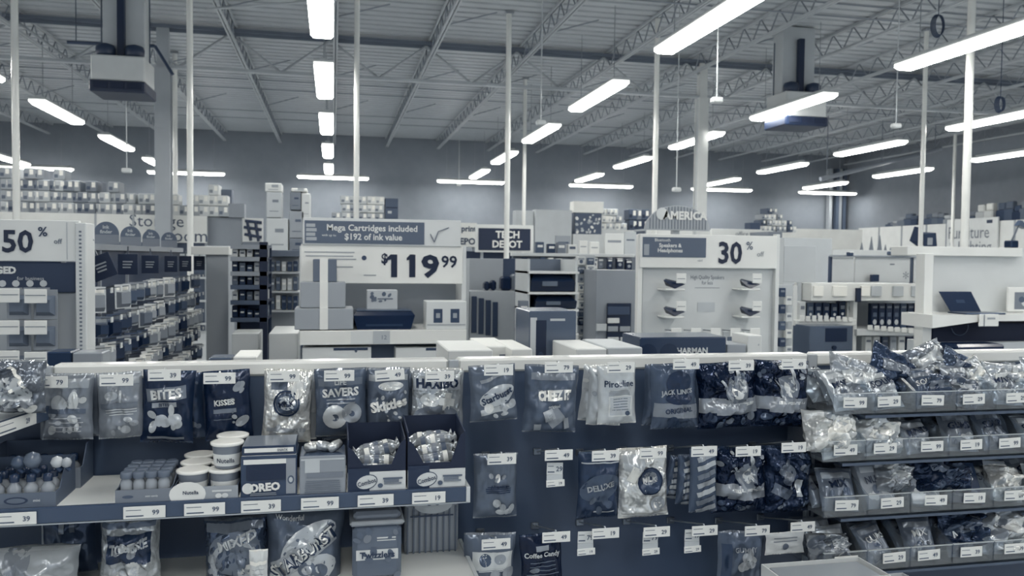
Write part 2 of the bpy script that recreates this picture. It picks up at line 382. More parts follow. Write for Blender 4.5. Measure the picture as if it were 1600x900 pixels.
for px, pb, Y, lb in [(198, 265, 14, 'thin pendant cable with a small sensor left of the wide roof column'), (845, 190, 12, 'thin pendant cable ending at a lamp above the black depot sign'), (1057, 295, 13, 'thin white pendant cable ending above the domed sign'), (1120, 155, 9.5, 'short pendant cable with a sensor at the upper right'), (1400, 195, 11, 'short pendant cable ending right of the hanging heater'), (717, 288, 26, 'short pendant cable between two lamps on the far wall')]:
    c = atY(px, pb, Y); t = thing('pendant_sensor', lb, 'sensor', (c.x, Y, c.z))
    m = MB(); m.tube((0, 0, .0), (0, 0, ZD-c.z), .009, M(.7, 'paint'), 6); m.build('cable', t)
    m = MB(); m.box(-.07, -.05, -.05, .07, .05, .02, M(.78, 'paint'), .015); m.build('sensor_head', t)
# ================================================================ THE CANDY RACK IN FRONT
YR = 2.30
XA = atY(75, 573, YR).x; XM = atY(708, 567, YR).x; XE = 1.385; XZ = 2.62; ZR = 1.205
rack = thing('candy_rack', 'long slate candy rack with white top rail across the foreground', 'display rack', (0, YR, 0))
m = MB(); m.box(XA-1.2, .0, .12, XZ, .04, ZR-.01, M(.28, 'paint')); m.build('back_panel', rack)
m = MB(); m.box(XA-1.2, -.34, 0, XZ, .34, .12, M(.3, 'paint')); m.build('base', rack)
for a, b in ((XA-1.18, XA-.012), (XA+.012, XM-.014), (XM+.014, XE+.06), (XE+.085, XZ)):
    m = MB(); m.box(a, -.008, ZR-.03, b, .052, ZR+.008, M(.86, 'gloss'), .006); m.build('top_rail', rack)
for x in (XA, XM, XE+.07):
    m = MB(); m.box(x-.014, -.018, .12, x+.014, -.0, ZR+.006, M(.62, 'paint'), .002)
    for k in range(18):
        z = ZR-.035-.05*k; m.box(x-.0022, -.0195, z-.014, x+.0022, -.0175, z+.004, M(.05, 'matte'))
    m.build('slotted_upright', rack)
# panel seam and peg rows printed as small holes would be too fine; a kick strip along the foot
m = MB(); m.box(XA-1.2, -.345, .01, XZ, -.34, .1, M(.2, 'paint')); m.build('kick_strip', rack)
# --- shelves of the left bay
def gshelf(z0, yf, x0, x1, tags, name_label, lip=.034, tone=.84):
    t = thing('gondola_shelf', name_label, 'shelf', (0, YR, z0))
    m = MB(); m.box(x0, -.02, -.012, x1, -(YR-yf)+.004, 0, M(tone, 'paint')); m.build('deck', t)
    m = MB(); m.box(x0, -(YR-yf), -lip, x1, -(YR-yf)+.012, .003, M(.28, 'gloss'), .002); m.box(x0, -(YR-yf)-.002, -lip-.002, x1, -(YR-yf)+.004, -lip+.001, M(.7, 'metal')); m.build('front_lip', t)
    m = MB(); m.box(x1-.004, -(YR-yf)-.002, -lip-.002, x1+.006, -.02, .004, M(.75, 'paint'), .001); m.build('end_bracket', t)
    for px, py, w_ in tags:
        c = atY(px, py, yf-.003); tg = MB(); tag_mesh(tg, 0, 0, 0, w_, .028, numtxt(px)); tg.build('price_tag', t, (c.x, yf-.0045-YR, -lip/2-.0005))
    return t
YS = 2.0
ZS = atY(400, 787, YS).z + .012
s1 = gshelf(ZS, YS, XA-1.1, atY(731, 765, YS).x, [(24, 806, .086), (226, 798, .09), (320, 793, .09), (408, 788, .09), (500, 783, .088), (587, 777, .086), (670, 774, .082)], 'long dark edged shelf holding candy trays, lined with price tags')
s2 = gshelf(.70, 1.93, XA-1.1, XM+.02, [], 'pale lower shelf of the left bay under the jars and large bags')
# side shelf at the far left edge, running towards the viewer
p = atY(68, 652, 2.18)
t = thing('side_shelf', 'short dark edged shelf corner at the left edge with a tilted price tag', 'shelf', (p.x, 2.2, p.z+.02))
m = MB(); m.box(-.3, -.35, -.012, 0, .08, 0, M(.75, 'paint')); m.build('deck', t)
m = MB(); m.box(0, -.35, -.03, .006, .08, .004, M(.28, 'gloss'), .001); m.box(-.3, .06, -.03, 0, .08, .004, M(.28, 'gloss')); m.build('front_lip', t)
m = MB(); T_ = Matrix.Translation((.009, -.14, -.012)) @ Matrix.Rotation(PI/2, 4, 'Z'); m.T = T_; tag_mesh(m, 0, 0, 0, .16, .03, '29'); m.build('price_tag', t)
t.rotation_euler.z = -.2
# --- peg hooks with price tags
HK = {}
def hook(px, py, what, yf=YR-.235, w_=.076, mini=None, rot=0):
    c = atY(px, py, yf); zt = .015
    t = thing('peg_hook', 'wire peg hook with price tag, '+what, 'peg hook', (c.x, YR, c.z+zt))
    ri = .088 if py < 600 else .06
    m = MB(); m.path([(0, -.004, -ri), (0, yf-YR+.006, 0), (0, yf-YR+.002, -.014)], .0026, M(.8, 'metal'), 6); m.box(-.012, -.006, -.010-ri, .012, -.0005, .010-ri, M(.5, 'metal'), .002); m.build('wire', t)
    m = MB(); tag_mesh(m, 0, 0, 0, w_, .028, numtxt(px+py), .9, rot); m.build('price_tag', t, (0, yf-YR-.001, -zt))
    if mini:
        mx, my0, my1 = mini; cc = atY(mx, (my0+my1)/2, yf+.02); ht = .05
        m = MB(); tag_mesh(m, 0, 0, .012, .044, .032, numtxt(px), .78, .03); m.box(-.022, -.0005, -.0235, .022, .0005, -.004, M(.72, 'card')); tag_mesh(m, .002, -.001, -.027, .05, .018, numtxt(py), .86, -.03)
        m.build('spare_tag', t, (cc.x-c.x, yf+.015-YR, cc.z-(c.z+zt)))
    return t
def hang(rect, yb, t, ops, label, seed, d=.035, kind='foil', cat='candy bag', tilt=0, rz=0, rot=0, group=None, wr=1.0, name='candy_bag', edge=None):
    x0, z0, x1, z1 = RECT(*rect, yb)
    w_, h_ = x1-x0, z1-z0
    if kind != 'card': rot += .05*math.sin(seed*2.7); d *= 1.25
    o = bag_mesh(w_, h_, d, t, ops, seed, kind, wrinkle=wr*1.15, edge=edge).build(name)
    o.location = ((x0+x1)/2, yb+d/2, (z0+z1)/2); o.rotation_euler = (tilt, rot, rz)
    return tag(o, label, cat, group)
YT = YR-.15       # hook tip of the left bay
YG = YR-.11
# ---- row one, left bay
def swirl(t1, t2): return [('ell', 0, .05, .30, .30, t1), ('ell', 0, .05, .27, .27, t2), ('ell', -.05, .1, .2, .17, t1), ('blobs', 7, -.3, -.1, .3, .3, .03, .08, t2-.1, t2+.1), ('ell', 0, .02, .12, .10, .9)]
hook(79, 597, 'over the pale clear bag by the left upright', YT); hook(182, 594, 'over the second pale bag from the left upright', YT); hook(257, 586, 'over the black bag of pale oval candies', YT); hook(343, 591, 'over the black bag behind the stacked tub', YT)
hook(444, 588, 'over the silvery bag with round dark emblem', YT); hook(530, 587, 'over the bag of ring shaped candies', YT); hook(609, 586, 'tilted, over the grey bag beside the ring candies', YT, rot=-.06); hook(687, 588, 'over the pale bag beside the centre upright', YT)
hang((62, 585, 143, 690), YG, .52, [('rect', 0, .72, .86, .2, .66), ('blobs', 14, -.6, -.7, .7, .5, .05, .12, .6, .82), ('ell', -.3, .1, .16, .2, .72), ('ell', .3, .2, .1, .2, .8), ('rect', 0, -.1, .8, .1, .42), ('lines', 4, 0, -.3, -.7, .7, .7)], 'pale clear gummy bag hanging by the left upright', 1)
hang((148, 583, 222, 687), YG, .56, [('rect', 0, .75, .9, .15, .62), ('ell', -.3, .32, .16, .1, .74), ('rect', .1, .28, .05, .3, .72), ('rect', 0, .02, .84, .13, .46), ('lines', 3, .1, -.1, -.25, .7, .78), ('blobs', 8, -.6, -.8, .7, -.3, .04, .1, .62, .76)], 'pale grey bag with faint print, second from left upright', 2)
hang((218, 580, 302, 694), YG, .12, [('rect', -.05, .38, .78, .26, .5, .12), ('txt', 'BITES', -.05, .38, .2, .9, .12, .04), ('rect', -.1, .08, .5, .1, .6, .1), ('txt', 'BITES', -.1, .08, .07, .15, .1), ('blobs', 9, -.6, -.6, .5, -.15, .09, .13, .62, .74), ('rect', 0, -.84, .7, .05, .6), ('ell', .2, -.05, .06, .12, .75)], 'black bag printed with pale oval candies and slanted white word', 3)
hang((316, 580, 392, 690), YG+.01, .09, [('txt', 'KISSES', -.1, .12, .13, .9, .03, .04), ('rect', -.1, -.12, .5, .09, .5), ('ell', .55, .55, .14, .09, .6, .6), ('ell', .62, -.45, .16, .1, .62, .5), ('blobs', 8, .2, -.8, .8, .8, .02, .07, .4, .75), ('rect', -.2, -.35, .4, .02, .4)], 'black bag with short white word, behind the stacked spread tub', 4)
hang((409, 579, 487, 694), YG, .86, [('rect', -.35, .62, .34, .22, .42), ('ring', -.02, .1, .29, .2, .86), ('ell', -.02, .1, .24, .24, .3), ('ell', -.02, .12, .2, .15, .7), ('txt', 'MILK', -.02, .1, .12, .1, .2, .03), ('ell', .4, .5, .13, .2, .92), ('blobs', 6, -.7, -.8, .7, -.4, .05, .12, .6, .85), ('rect', 0, -.62, .8, .08, .6)], 'silvery foil bag with round dark emblem in the left bay', 5, .045, 'crinkle', wr=1.6)
hang((491, 577, 574, 684), YG, .36, [('rect', 0, .62, .86, .14, .44), ('txt', 'LIFE', 0, .62, .1, .8), ('txt', 'SAVERS', 0, .33, .17, .86, .02, .04), ('ell', -.25, -.38, .24, .23, .8), ('ell', -.25, -.4, .075, .07, .38), ('ell', .42, -.28, .2, .19, .66), ('ell', .42, -.3, .06, .055, .36), ('lines', 2, 0, .12, .02, .6, .6)], 'dark grey bag showing two pale ring candies', 6, .04)
hang((573, 576, 642, 690), YG, .42, [('rect', 0, .74, .9, .14, .64), ('ell', .1, .52, .3, .1, .85), ('txt', 'Skittles', 0, .02, .24, .92, .2, .05, .9), ('blobs', 14, -.8, -.45, .8, .5, .03, .06, .6, .9), ('blobs', 8, -.9, -.9, .8, -.5, .04, .07, .25, .6)], 'grey bag with slanted white lettering between ring candies and pale bag', 7, .045)
hang((643, 577, 723, 690), YG, .74, [('rect', 0, .58, .96, .24, .74), ('txt', 'HARIBO', 0, .6, .19, .12, .0, .05, .92), ('ell', -.3, .15, .2, .12, .8), ('rect', .4, .1, .16, .34, .92, -.2), ('rect', .4, .1, .34, .14, .9, -.2), ('ell', 0, -.28, .46, .2, .48), ('blobs', 16, -.7, -.75, .7, -.15, .05, .09, .5, .86)], 'pale glossy gummy bag with black capital lettering by the centre upright', 8, .045, 'crinkle', wr=1.3)
# a second bag behind some fronts, seen at their edges
for i, (rc, tn, lb) in enumerate([((226, 586, 318, 690), .2, 'dark bag just behind the black oval candy bag'), ((425, 583, 497, 688), .66, 'silvery bag behind the round emblem bag'), ((500, 582, 580, 688), .3, 'dark grey bag behind the ring candies'), ((585, 582, 652, 686), .4, 'grey bag behind the slanted lettering bag'), ((652, 582, 726, 692), .6, 'pale bag behind the glossy gummy bag by the upright'), ((70, 590, 152, 686), .45, 'clear bag behind the pale gummy bag by left upright')]):
    hang(rc, YG+.05, tn, [('blobs', 14, -.8, -.8, .9, .8, .03, .1, tn-.1, tn+.25)], lb, 60+i, .03, 'foil')
# ---- middle bay, three rows
YH = YR-.235; YM = YR-.17
hook(779, 578, 'over the slanted white logo bag, top row middle bay'); hook(873, 574, 'over the cheese cracker bag'); hook(970, 574, 'over the fanned pale cream bags'); hook(1072, 569, 'over the dark jerky bag'); hook(1158, 571, 'over the left banded black bag, top row'); hook(1240, 569, 'over the right banded black bag, top row')
hang((735, 571, 809, 660), YM, .42, [('ell', .15, -.08, .42, .2, .74, .35), ('txt', 'Starburst', .14, -.08, .15, .2, .35, .03, .8), ('rect', .1, -.55, .7, .12, .72, .2), ('ell', -.25, -.5, .1, .1, .9), ('blobs', 7, -.2, -.8, .8, -.3, .05, .1, .6, .85), ('rect', -.1, .55, .5, .07, .6, .3)], 'grey bag with slanted white logo patch, top row of middle bay', 11)
hang((821, 572, 907, 678), YM, .37, [('rect', 0, .68, .8, .12, .52), ('rect', .05, .14, .6, .2, .5, .04), ('txt', 'CHEEZ IT', .05, .14, .19, .95, .04, .07, .62), ('txt', 'original', .05, -.2, .07, .75, .08), ('rect', .1, -.52, .3, .28, .58, .7), ('rect', -.12, -.45, .2, .2, .62, .4), ('rect', -.5, -.82, .12, .12, .64, .1), ('rect', .55, -.7, .1, .2, .6, .2)], 'dark grey cracker bag with bold white lettering and square crackers', 12, .045, wr=1.4)
PR = [('txt', 'Pirouline', .05, .36, .16, .2, .0, .02, .8), ('lines', 4, .05, .12, -.02, .6, .66), ('rect', .1, -.38, .62, .5, .84), ('rect', .1, -.38, .56, .44, .74), ('lines', 5, .1, -.15, -.5, .48, .5), ('ell', .45, -.62, .07, .06, .3)]
hang((936, 569, 997, 664), YM, .76, PR, 'pale cream bag with dark script, front of the fanned cream bags', 13, .03, 'foil')
hang((921, 574, 975, 666), YM+.035, .74, [('blobs', 8, -.9, -.9, .2, .9, .04, .1, .55, .8)], 'second pale cream bag of the fanned stack', 14, .03, 'foil', rot=.05)
hang((910, 572, 962, 660), YM+.07, .72, [('blobs', 10, -.9, -.9, .2, .9, .04, .1, .5, .8)], 'rearmost pale cream bag of the fanned stack', 15, .03, 'foil', rot=.09)
hang((1021, 569, 1095, 672), YM, .3, [('ell', .1, .42, .28, .24, .16, .3), ('rect', 0, -.42, .96, .28, .52, -.08), ('ell', .1, -.05, .3, .12, .12), ('txt', "JACK LINK'S", 0, .14, .13, .66, .05, .04, .94), ('txt', 'ORIGINAL', .05, -.4, .1, .14, .06, .03, .8), ('blobs', 6, -.6, -.95, .7, -.7, .06, .14, .22, .36)], 'dark jerky bag with pale lower band and slanted lettering', 16, .04)
hang((1009, 572, 1080, 668), YM+.05, .34, [('blobs', 8, -.9, -.9, .4, .9, .06, .14, .2, .42)], 'dark jerky bag behind the lettered one', 17, .035)
def blackbag(rect, label, seed, yb=YM):
    return hang(rect, yb, .08, [('rect', -.75, -.25, .5, .22, .56, .0), ('rect', .2, -.3, .74, .24, .58), ('rect', .2, -.22, .6, .05, .8), ('ell', .1, .22, .2, .22, .5), ('ell', .1, .22, .1, .14, .85), ('ell', .25, .5, .05, .2, .7, .3), ('rect', -.2, .1, .04, .5, .66, .5), ('blobs', 16, -.9, .3, .9, .9, .015, .06, .3, .85), ('blobs', 8, -.8, -.9, .8, -.55, .03, .08, .1, .5)], label, seed, .06, 'crinkle', wr=2.2)
blackbag((1098, 568, 1192, 672), 'glossy black bag with pale band, left one of top row', 18); blackbag((1186, 566, 1272, 670), 'glossy black bag with pale band, right one of top row', 19)
hook(784, 717, 'over the plain grey bag, second row middle bay'); hook(873, 711, 'empty hook with spare tags in the second row', mini=(866, 720, 757)); hook(946, 712, 'over the dark bag with slanted lettering'); hook(1020, 708, 'over the silvery bag, second row middle bay'); hook(1100, 705, 'over the striped sweets packs'); hook(1169, 705, 'over the banded black bag, second row')
hang((741, 711, 811, 812), YM, .42, [('txt', 'Albanese', .1, .02, .08, .18, .05), ('ell', .05, .28, .06, .1, .9), ('lines', 4, .1, .0, -.18, .66, .2), ('blobs', 4, -.3, .1, .5, .35, .05, .1, .5, .65), ('blobs', 7, -.2, -.8, .8, -.5, .06, .11, .6, .76)], 'plain grey bag hanging in the second row by the centre upright', 21, .035)
hang((905, 708, 972, 812), YM, .2, [('ell', 0, -.05, .5, .3, .34, .3), ('txt', 'DELUXE', 0, -.02, .14, .66, .22, .04, .84), ('rect', .2, -.78, .5, .03, .7), ('rect', 0, .7, .9, .03, .7), ('blobs', 5, -.8, -.9, .5, -.4, .05, .12, .15, .4)], 'dark bag with slanted pale lettering, second row middle bay', 22)
hang((970, 702, 1049, 812), YM-.01, .84, [('rect', -.45, .62, .4, .3, .74), ('rect', -.5, .3, .16, .3, .92, -.4), ('ring', .16, .08, .27, .12, .85), ('ell', .16, .08, .23, .24, .22), ('ell', .16, .16, .17, .13, .55), ('txt', 'MILK', .16, .12, .1, .9, .05, .03), ('ell', .5, -.6, .09, .1, .95), ('ell', .5, -.58, .16, .14, .6), ('rect', 0, -.88, .9, .04, .9)], 'silvery foil bag with round dark emblem, second row of middle bay', 23, .045, 'crinkle', wr=1.6)
for i, (rc, rt) in enumerate([((1080, 702, 1124, 802), -.05), ((1060, 712, 1098, 790), .1), ((1042, 715, 1078, 782), .2)]):
    hang(rc, YM+.03*i, .3, [('rect', .1, .75-.27*k, .7, .16, (.62, .72, .5)[k % 3], .3) for k in range(7)], ['front', 'middle', 'rear'][i]+' striped sweets pack on the hook beside the silvery bag', 24+i, .025, 'foil', rot=rt)
blackbag((1122, 702, 1206, 806), 'glossy black bag with pale band in the second row', 28); 
hang((1202, 700, 1277, 806), YM, .12, [('ell', -.3, .35, .16, .12, .45), ('rect', -.4, -.3, .4, .2, .4, -.4), ('rect', .3, -.2, .14, .3, .7), ('blobs', 14, -.8, -.8, .8, .8, .04, .1, .25, .6)], 'dark crinkled bag at the right end of the second row', 29, .06, 'crinkle', wr=2.2)
hook(1240, 699, 'over the dark crinkled bag by the bins')
hook(775, 850, 'over the pale illustrated pack, bottom row'); hook(869, 839, 'over the black coffee candy pack'); hook(946, 833, 'empty, left of three with spare tags, bottom row', mini=(914, 825, 866)); hook(1026, 831, 'empty, middle of three with spare tags, bottom row', mini=(1015, 823, 868)); hook(1101, 829, 'empty, right of three with spare tags, bottom row', mini=(1080, 822, 862)); hook(1183, 829, 'over the bottom row bag with pale blobs'); hook(1254, 823, 'over the small white card at the bins')
hang((724, 836, 806, 945), YM, .4, [('rect', .1, .25, .8, .34, .8), ('ell', -.2, .28, .12, .12, .3), ('ell', .4, .3, .12, .1, .6), ('lines', 2, .1, .04, -.03, .7, .75), ('blobs', 10, -.5, -.7, .8, -.1, .06, .13, .5, .85)], 'pale pack with small pictures, bottom row by the centre upright', 31)
hang((815, 836, 882, 945), YM, .05, [('rect', .0, .62, .3, .12, .6), ('txt', 'Coffee Candy', 0, .42, .15, .8, .0, .03, .9), ('lines', 9, 0, .22, -.7, .8, .42), ('ell', -.4, .0, .12, .06, .5), ('ell', -.4, -.2, .12, .06, .5)], 'black coffee candy pack with white script, bottom row', 32, .03, 'foil')
hang((1124, 833, 1197, 940), YM, .36, [('txt', 'GUMMY', .1, .5, .1, .6), ('blobs', 8, -.1, -.6, .7, .4, .08, .13, .6, .78), ('rect', -.7, .0, .2, .9, .26)], 'dark bag with pale blobs in the bottom row', 33)
hang((1196, 832, 1258, 866), YM, .78, [('lines', 2, 0, .5, .2, .7, .5), ('ell', 0, -.3, .08, .08, .4)], 'small white card pack hanging left of the bins', 34, .01, 'card', 'card pack', name='card_pack')
# ---- things standing on the shelf of the left bay
def flatS(x0, x1, z0, z1, y):
    return lambda u, v, e=0: ((x0+x1)/2+u*(x1-x0)/2, y-e, (z0+z1)/2+v*(z1-z0)/2)
def px_x(px, Y, z=ZS): 
    lo = atY(px, 760, Y); return lo.x
def card_tray(x0, x1, y0, y1, z, h, hb, t, label, ops, cut=0, name='card_tray', tin=.3):
    o = thing(name, label, 'display tray', ((x0+x1)/2, y0, z)); w_ = (x1-x0)/2; d = y1-y0; k = .0025
    m = MB(); m.box(-w_, 0, 0, w_, d, k, M(t, 'card')); m.build('floor_card', o)
    m = MB(); m.box(-w_, 0, k, w_, k, h, M(t, 'card')); decor(m, flatS(-w_, w_, 0, h, 0), 2*w_, h, ops, 3, 'print', .0004); m.build('front_panel', o)
    m = MB(); m.box(-w_, d-k, k, w_, d, hb, M(tin, 'card')); m.build('rear_panel', o)
    for s in (-1, 1):
        m = MB(); m.prismx([(k, k), (d-k, k), (d-k, hb), (d*.55, hb), (d*.22, h+cut), (k, h+cut)], s*w_, s*(w_-k), M(tin, 'card')); m.build('side_panel', o)
    return o
def lay(o, x, y, z, rz=0): o.location = (x, y, z); o.rotation_euler.z = rz; return o
# bottles tray at far left
xa, xb = px_x(-60, 2.02), px_x(88, 2.02)
card_tray(xa, xb, 2.015, 2.16, ZS, .034, .085, .42, 'grey cardboard tray of small round bottles at the left end of shelf', [('ell', .15, 0, .13, .045, .18), ('ell', .15, 0, .1, .03, .4), ('txt', 'mini', .6, 0, .03, .75)])
card_tray(xa, xb+.01, 2.165, 2.275, ZS, .05, .1, .5, 'second grey bottle tray behind the one at the left end', [])
def bottle(t=.55, cap=.16):
    m = MB(); m.lathe([(.013, 0), (.0155, .003), (.0155, .03), (.0145, .04), (.008, .048), (.008, .054)], M(t, 'gloss'), 14); return m
bp_ = thing('candy_bottle', 'x', 'bottle', (0, 0, 0), 0, 'small bottles in the left trays')
bottle().build('body', bp_); m = MB(); m.lathe([(.010, .052), (.0105, .06), (.0095, .068), (.004, .07)], M(.16, 'gloss'), 12); m.build('cap', bp_)
m = MB(); m.lathe([(.0157, .012), (.0157, .028)], M(.7, 'print'), 14); m.build('label_band', bp_)
k = 0
for r, yy in enumerate((2.036, 2.074, 2.112, 2.19, 2.23)):
    for i in range(5):
        o = bp_ if k == 0 else copy_tree(bp_); k += 1
        lay(o, xb-.022-.0345*i, yy, ZS+.003); o['label'] = 'small capped bottle, %s from right in %s row of left end trays' % (ORD[i], ['front', 'second', 'third', 'fourth', 'rear'][r])
for i, (px, py, t, r_) in enumerate([(52, 715, .42, .02), (90, 712, .7, .014), (30, 722, .3, .016), (105, 728, .62, .012)]):
    c = atY(px, py, 2.06); m = MB(); m.lathe([(.001, -r_), (r_*.7, -r_*.72), (r_, 0), (r_*.7, r_*.72), (.001, r_)], M(t, 'gloss'), 14)
    m.tube((0, 0, -r_*.9), (r_*.6, 0, -r_*1.5), r_*.4, M(.2, 'gloss'), 8)
    o = m.build('wrapped_lollipop', None, (c.x, 2.055, ZS+.078+r_)); tag(o, ['round grey lollipop lying on the left end bottles', 'pale narrow lollipop on the left end bottles', 'dark lollipop at the left on the bottles', 'small pale lollipop at the right of the bottles'][i], 'lollipop')
# small jars tray
x0, x1 = px_x(180, 2.01), px_x(268, 2.01)
card_tray(x0, x1, 2.008, 2.15, ZS, .032, .05, .5, 'grey cardboard tray of little clear jars beside the spread tubs', [('txt', 'mini candy', .3, 0, .05, .75), ('ell', -.55, 0, .1, .03, .3)])
jr = thing('candy_jar', 'x', 'jar', (0, 0, 0), 0, 'little clear jars')
m = MB(); m.lathe([(.010, 0), (.0135, .004), (.0135, .040), (.009, .05), (.009, .054)], M(.6, 'gloss'), 16); m.build('body', jr)
m = MB(); m.lathe([(.0136, .052), (.0142, .054), (.0142, .064), (.012, .066)], M(.42, 'gloss'), 16); m.build('lid', jr)
for r in range(4):
    for i in range(4):
        o = jr if r+i == 0 else copy_tree(jr); lay(o, x0+.02+.0355*i*(x1-x0-.04)/.1065, 2.03+.034*r, ZS+.003); o['label'] = 'little clear jar, %s from left in %s row of its tray' % (ORD[i], ['front', 'second', 'third', 'rear'][r])
# spread tubs
x0, x1 = px_x(270, 2.01), px_x(372, 2.01)
card_tray(x0, x1, 2.008, 2.12, ZS, .032, .034, .6, 'white and grey card tray holding the stacked spread tubs', [('ell', -.55, 0, .28, .2, .86), ('txt', 'Nutella', -.45, .25, .06, .15, 0, .02), ('rect', .5, .3, .3, .03, .8), ('ell', .4, -.4, .05, .04, .85), ('ell', .6, -.4, .05, .04, .8)])
tb = thing('spread_tub', 'x', 'tub', (0, 0, 0), 0, 'spread tubs')
m = MB(); m.lathe([(.026, 0), (.029, .004), (.034, .05), (.035, .056)], M(.5, 'gloss'), 24)
vs, fs, W, H = text_geo('Nutella', .02); kk = .042/W
m.add([(.0345*math.sin(a*kk/.0345), -.0345*math.cos(a*kk/.0345)-.0006, .022+b*kk) for a, b in vs], fs, M(.12, 'print')); m.build('cup', tb)
m = MB(); m.lathe([(.0305, .008), (.0325, .036)], M(.84, 'print'), 24); m.build('paper_band', tb)
m = MB(); m.lathe([(.037, .055), (.0385, .057), (.0385, .061), (.034, .0625)], M(.93, 'gloss'), 24); m.build('lid', tb)
wd = (x1-x0)
k = 0
for r in range(5):
    for i in range(2):
        o = tb if k == 0 else copy_tree(tb); k += 1
        lay(o, x0+wd*(.27+.49*i), 2.05+.0775*r*.62+(.0 if r < 1 else .03), ZS+.003 if r == 0 else ZS+.003, 0)
        o.location.y = 2.05+.078*r; o.location.x += -.004*r
        o['label'] = 'white lidded spread tub, %s column, %s row' % (['left', 'right'][i], ['front', 'second', 'third', 'fourth', 'rear'][r])
        if r > 2: bpy.data.objects.remove(o) if False else None
lst = [o for o in C.objects if o.name.startswith('spread_tub')]
for o in lst:
    if o.location.y > 2.22:
        for ch in list(o.children): bpy.data.objects.remove(ch)
        bpy.data.objects.remove(o)
c = atY(355, 690, 2.06)
for r, yy in enumerate((2.05, 2.128)):
    o = copy_tree([q for q in C.objects if q.name.startswith('spread_tub')][0]); lay(o, x0+wd*.80+.004*r, yy, ZS+.003+.0635); o['label'] = ['spread tub standing on top of the front right tub', 'spread tub on top, behind the frontmost stacked one'][r]
# cookie carton
def carton(x0, x1, y0, y1, z, h, t, label, ops, name='carton', top=None, bev=.002, cat='box', topops=None):
    o = MB(); w_ = (x1-x0)/2; d = y1-y0
    o.box(-w_, 0, 0, w_, d, h, M(t, 'gloss'), bev)
    if top is not None: o.box(-w_+.002, .002, h, w_-.002, d-.002, h+.0008, M(top, 'gloss'))
    decor(o, flatS(-w_, w_, 0, h, 0), 2*w_, h, ops, 5, 'print', .0005)
    return tag(o.build(name, None, ((x0+x1)/2, y0, z)), label, cat)
x0, x1 = px_x(376, 2.01), px_x(464, 2.01); H_ = atY(420, 712, 2.01).z-ZS
carton(x0, x1, 2.01, 2.13, ZS, H_, .22, 'dark cookie carton with pale end band on the shelf', [('rect', -.1, .72, .8, .09, .9), ('rect', .78, -.02, .17, .66, .58), ('ell', .78, -.2, .06, .08, .3), ('ell', .78, -.2, .035, .05, .7), ('txt', 'OREO', -.15, -.5, .16, .88, .05, .05), ('ell', -.75, -.55, .1, .1, .85), ('rect', -.1, .2, .7, .28, .1), ('lines', 2, -.2, -.8, -.88, .5, .5)], top=.84)
carton(x0+.002, x1-.002, 2.012, 2.13, ZS+H_+.001, .022, .16, 'flat dark box with bright strip lying on the cookie carton', [('rect', 0, .1, .9, .08, .88), ('txt', 'SNACK', .5, .1, .045, .2)], top=.5)
x0, x1 = px_x(468, 2.01), px_x(540, 2.01); H_ = atY(505, 712, 2.01).z-ZS
carton(x0, x1, 2.01, 2.12, ZS, H_, .56, 'tall grey carton with pale square label next to cookie carton', [('rect', -.45, .5, .32, .32, .72), ('rect', 0, .82, .94, .04, .74), ('rect', .1, .0, .8, .12, .5), ('lines', 6, 0, -.3, -.85, .8, .45)], top=.3)
rnd = random.Random(8)
for i in range(3):
    m = MB(); r_ = .013; m.lathe([(.002, -.022), (r_*.8, -.018), (r_, 0), (r_*.8, .018), (.002, .022)], M((.9, .7, .82)[i], 'crinkle'), 10)
    o = m.build('wrapped_candy', None, (x0+.03+.026*i, 2.05, ZS+H_+.014)); o.rotation_euler = (0, PI/2+rnd.uniform(-.3, .3), .4*i); tag(o, ['left', 'middle', 'right'][i]+' shiny wrapped candy on top of the tall grey carton', 'candy')
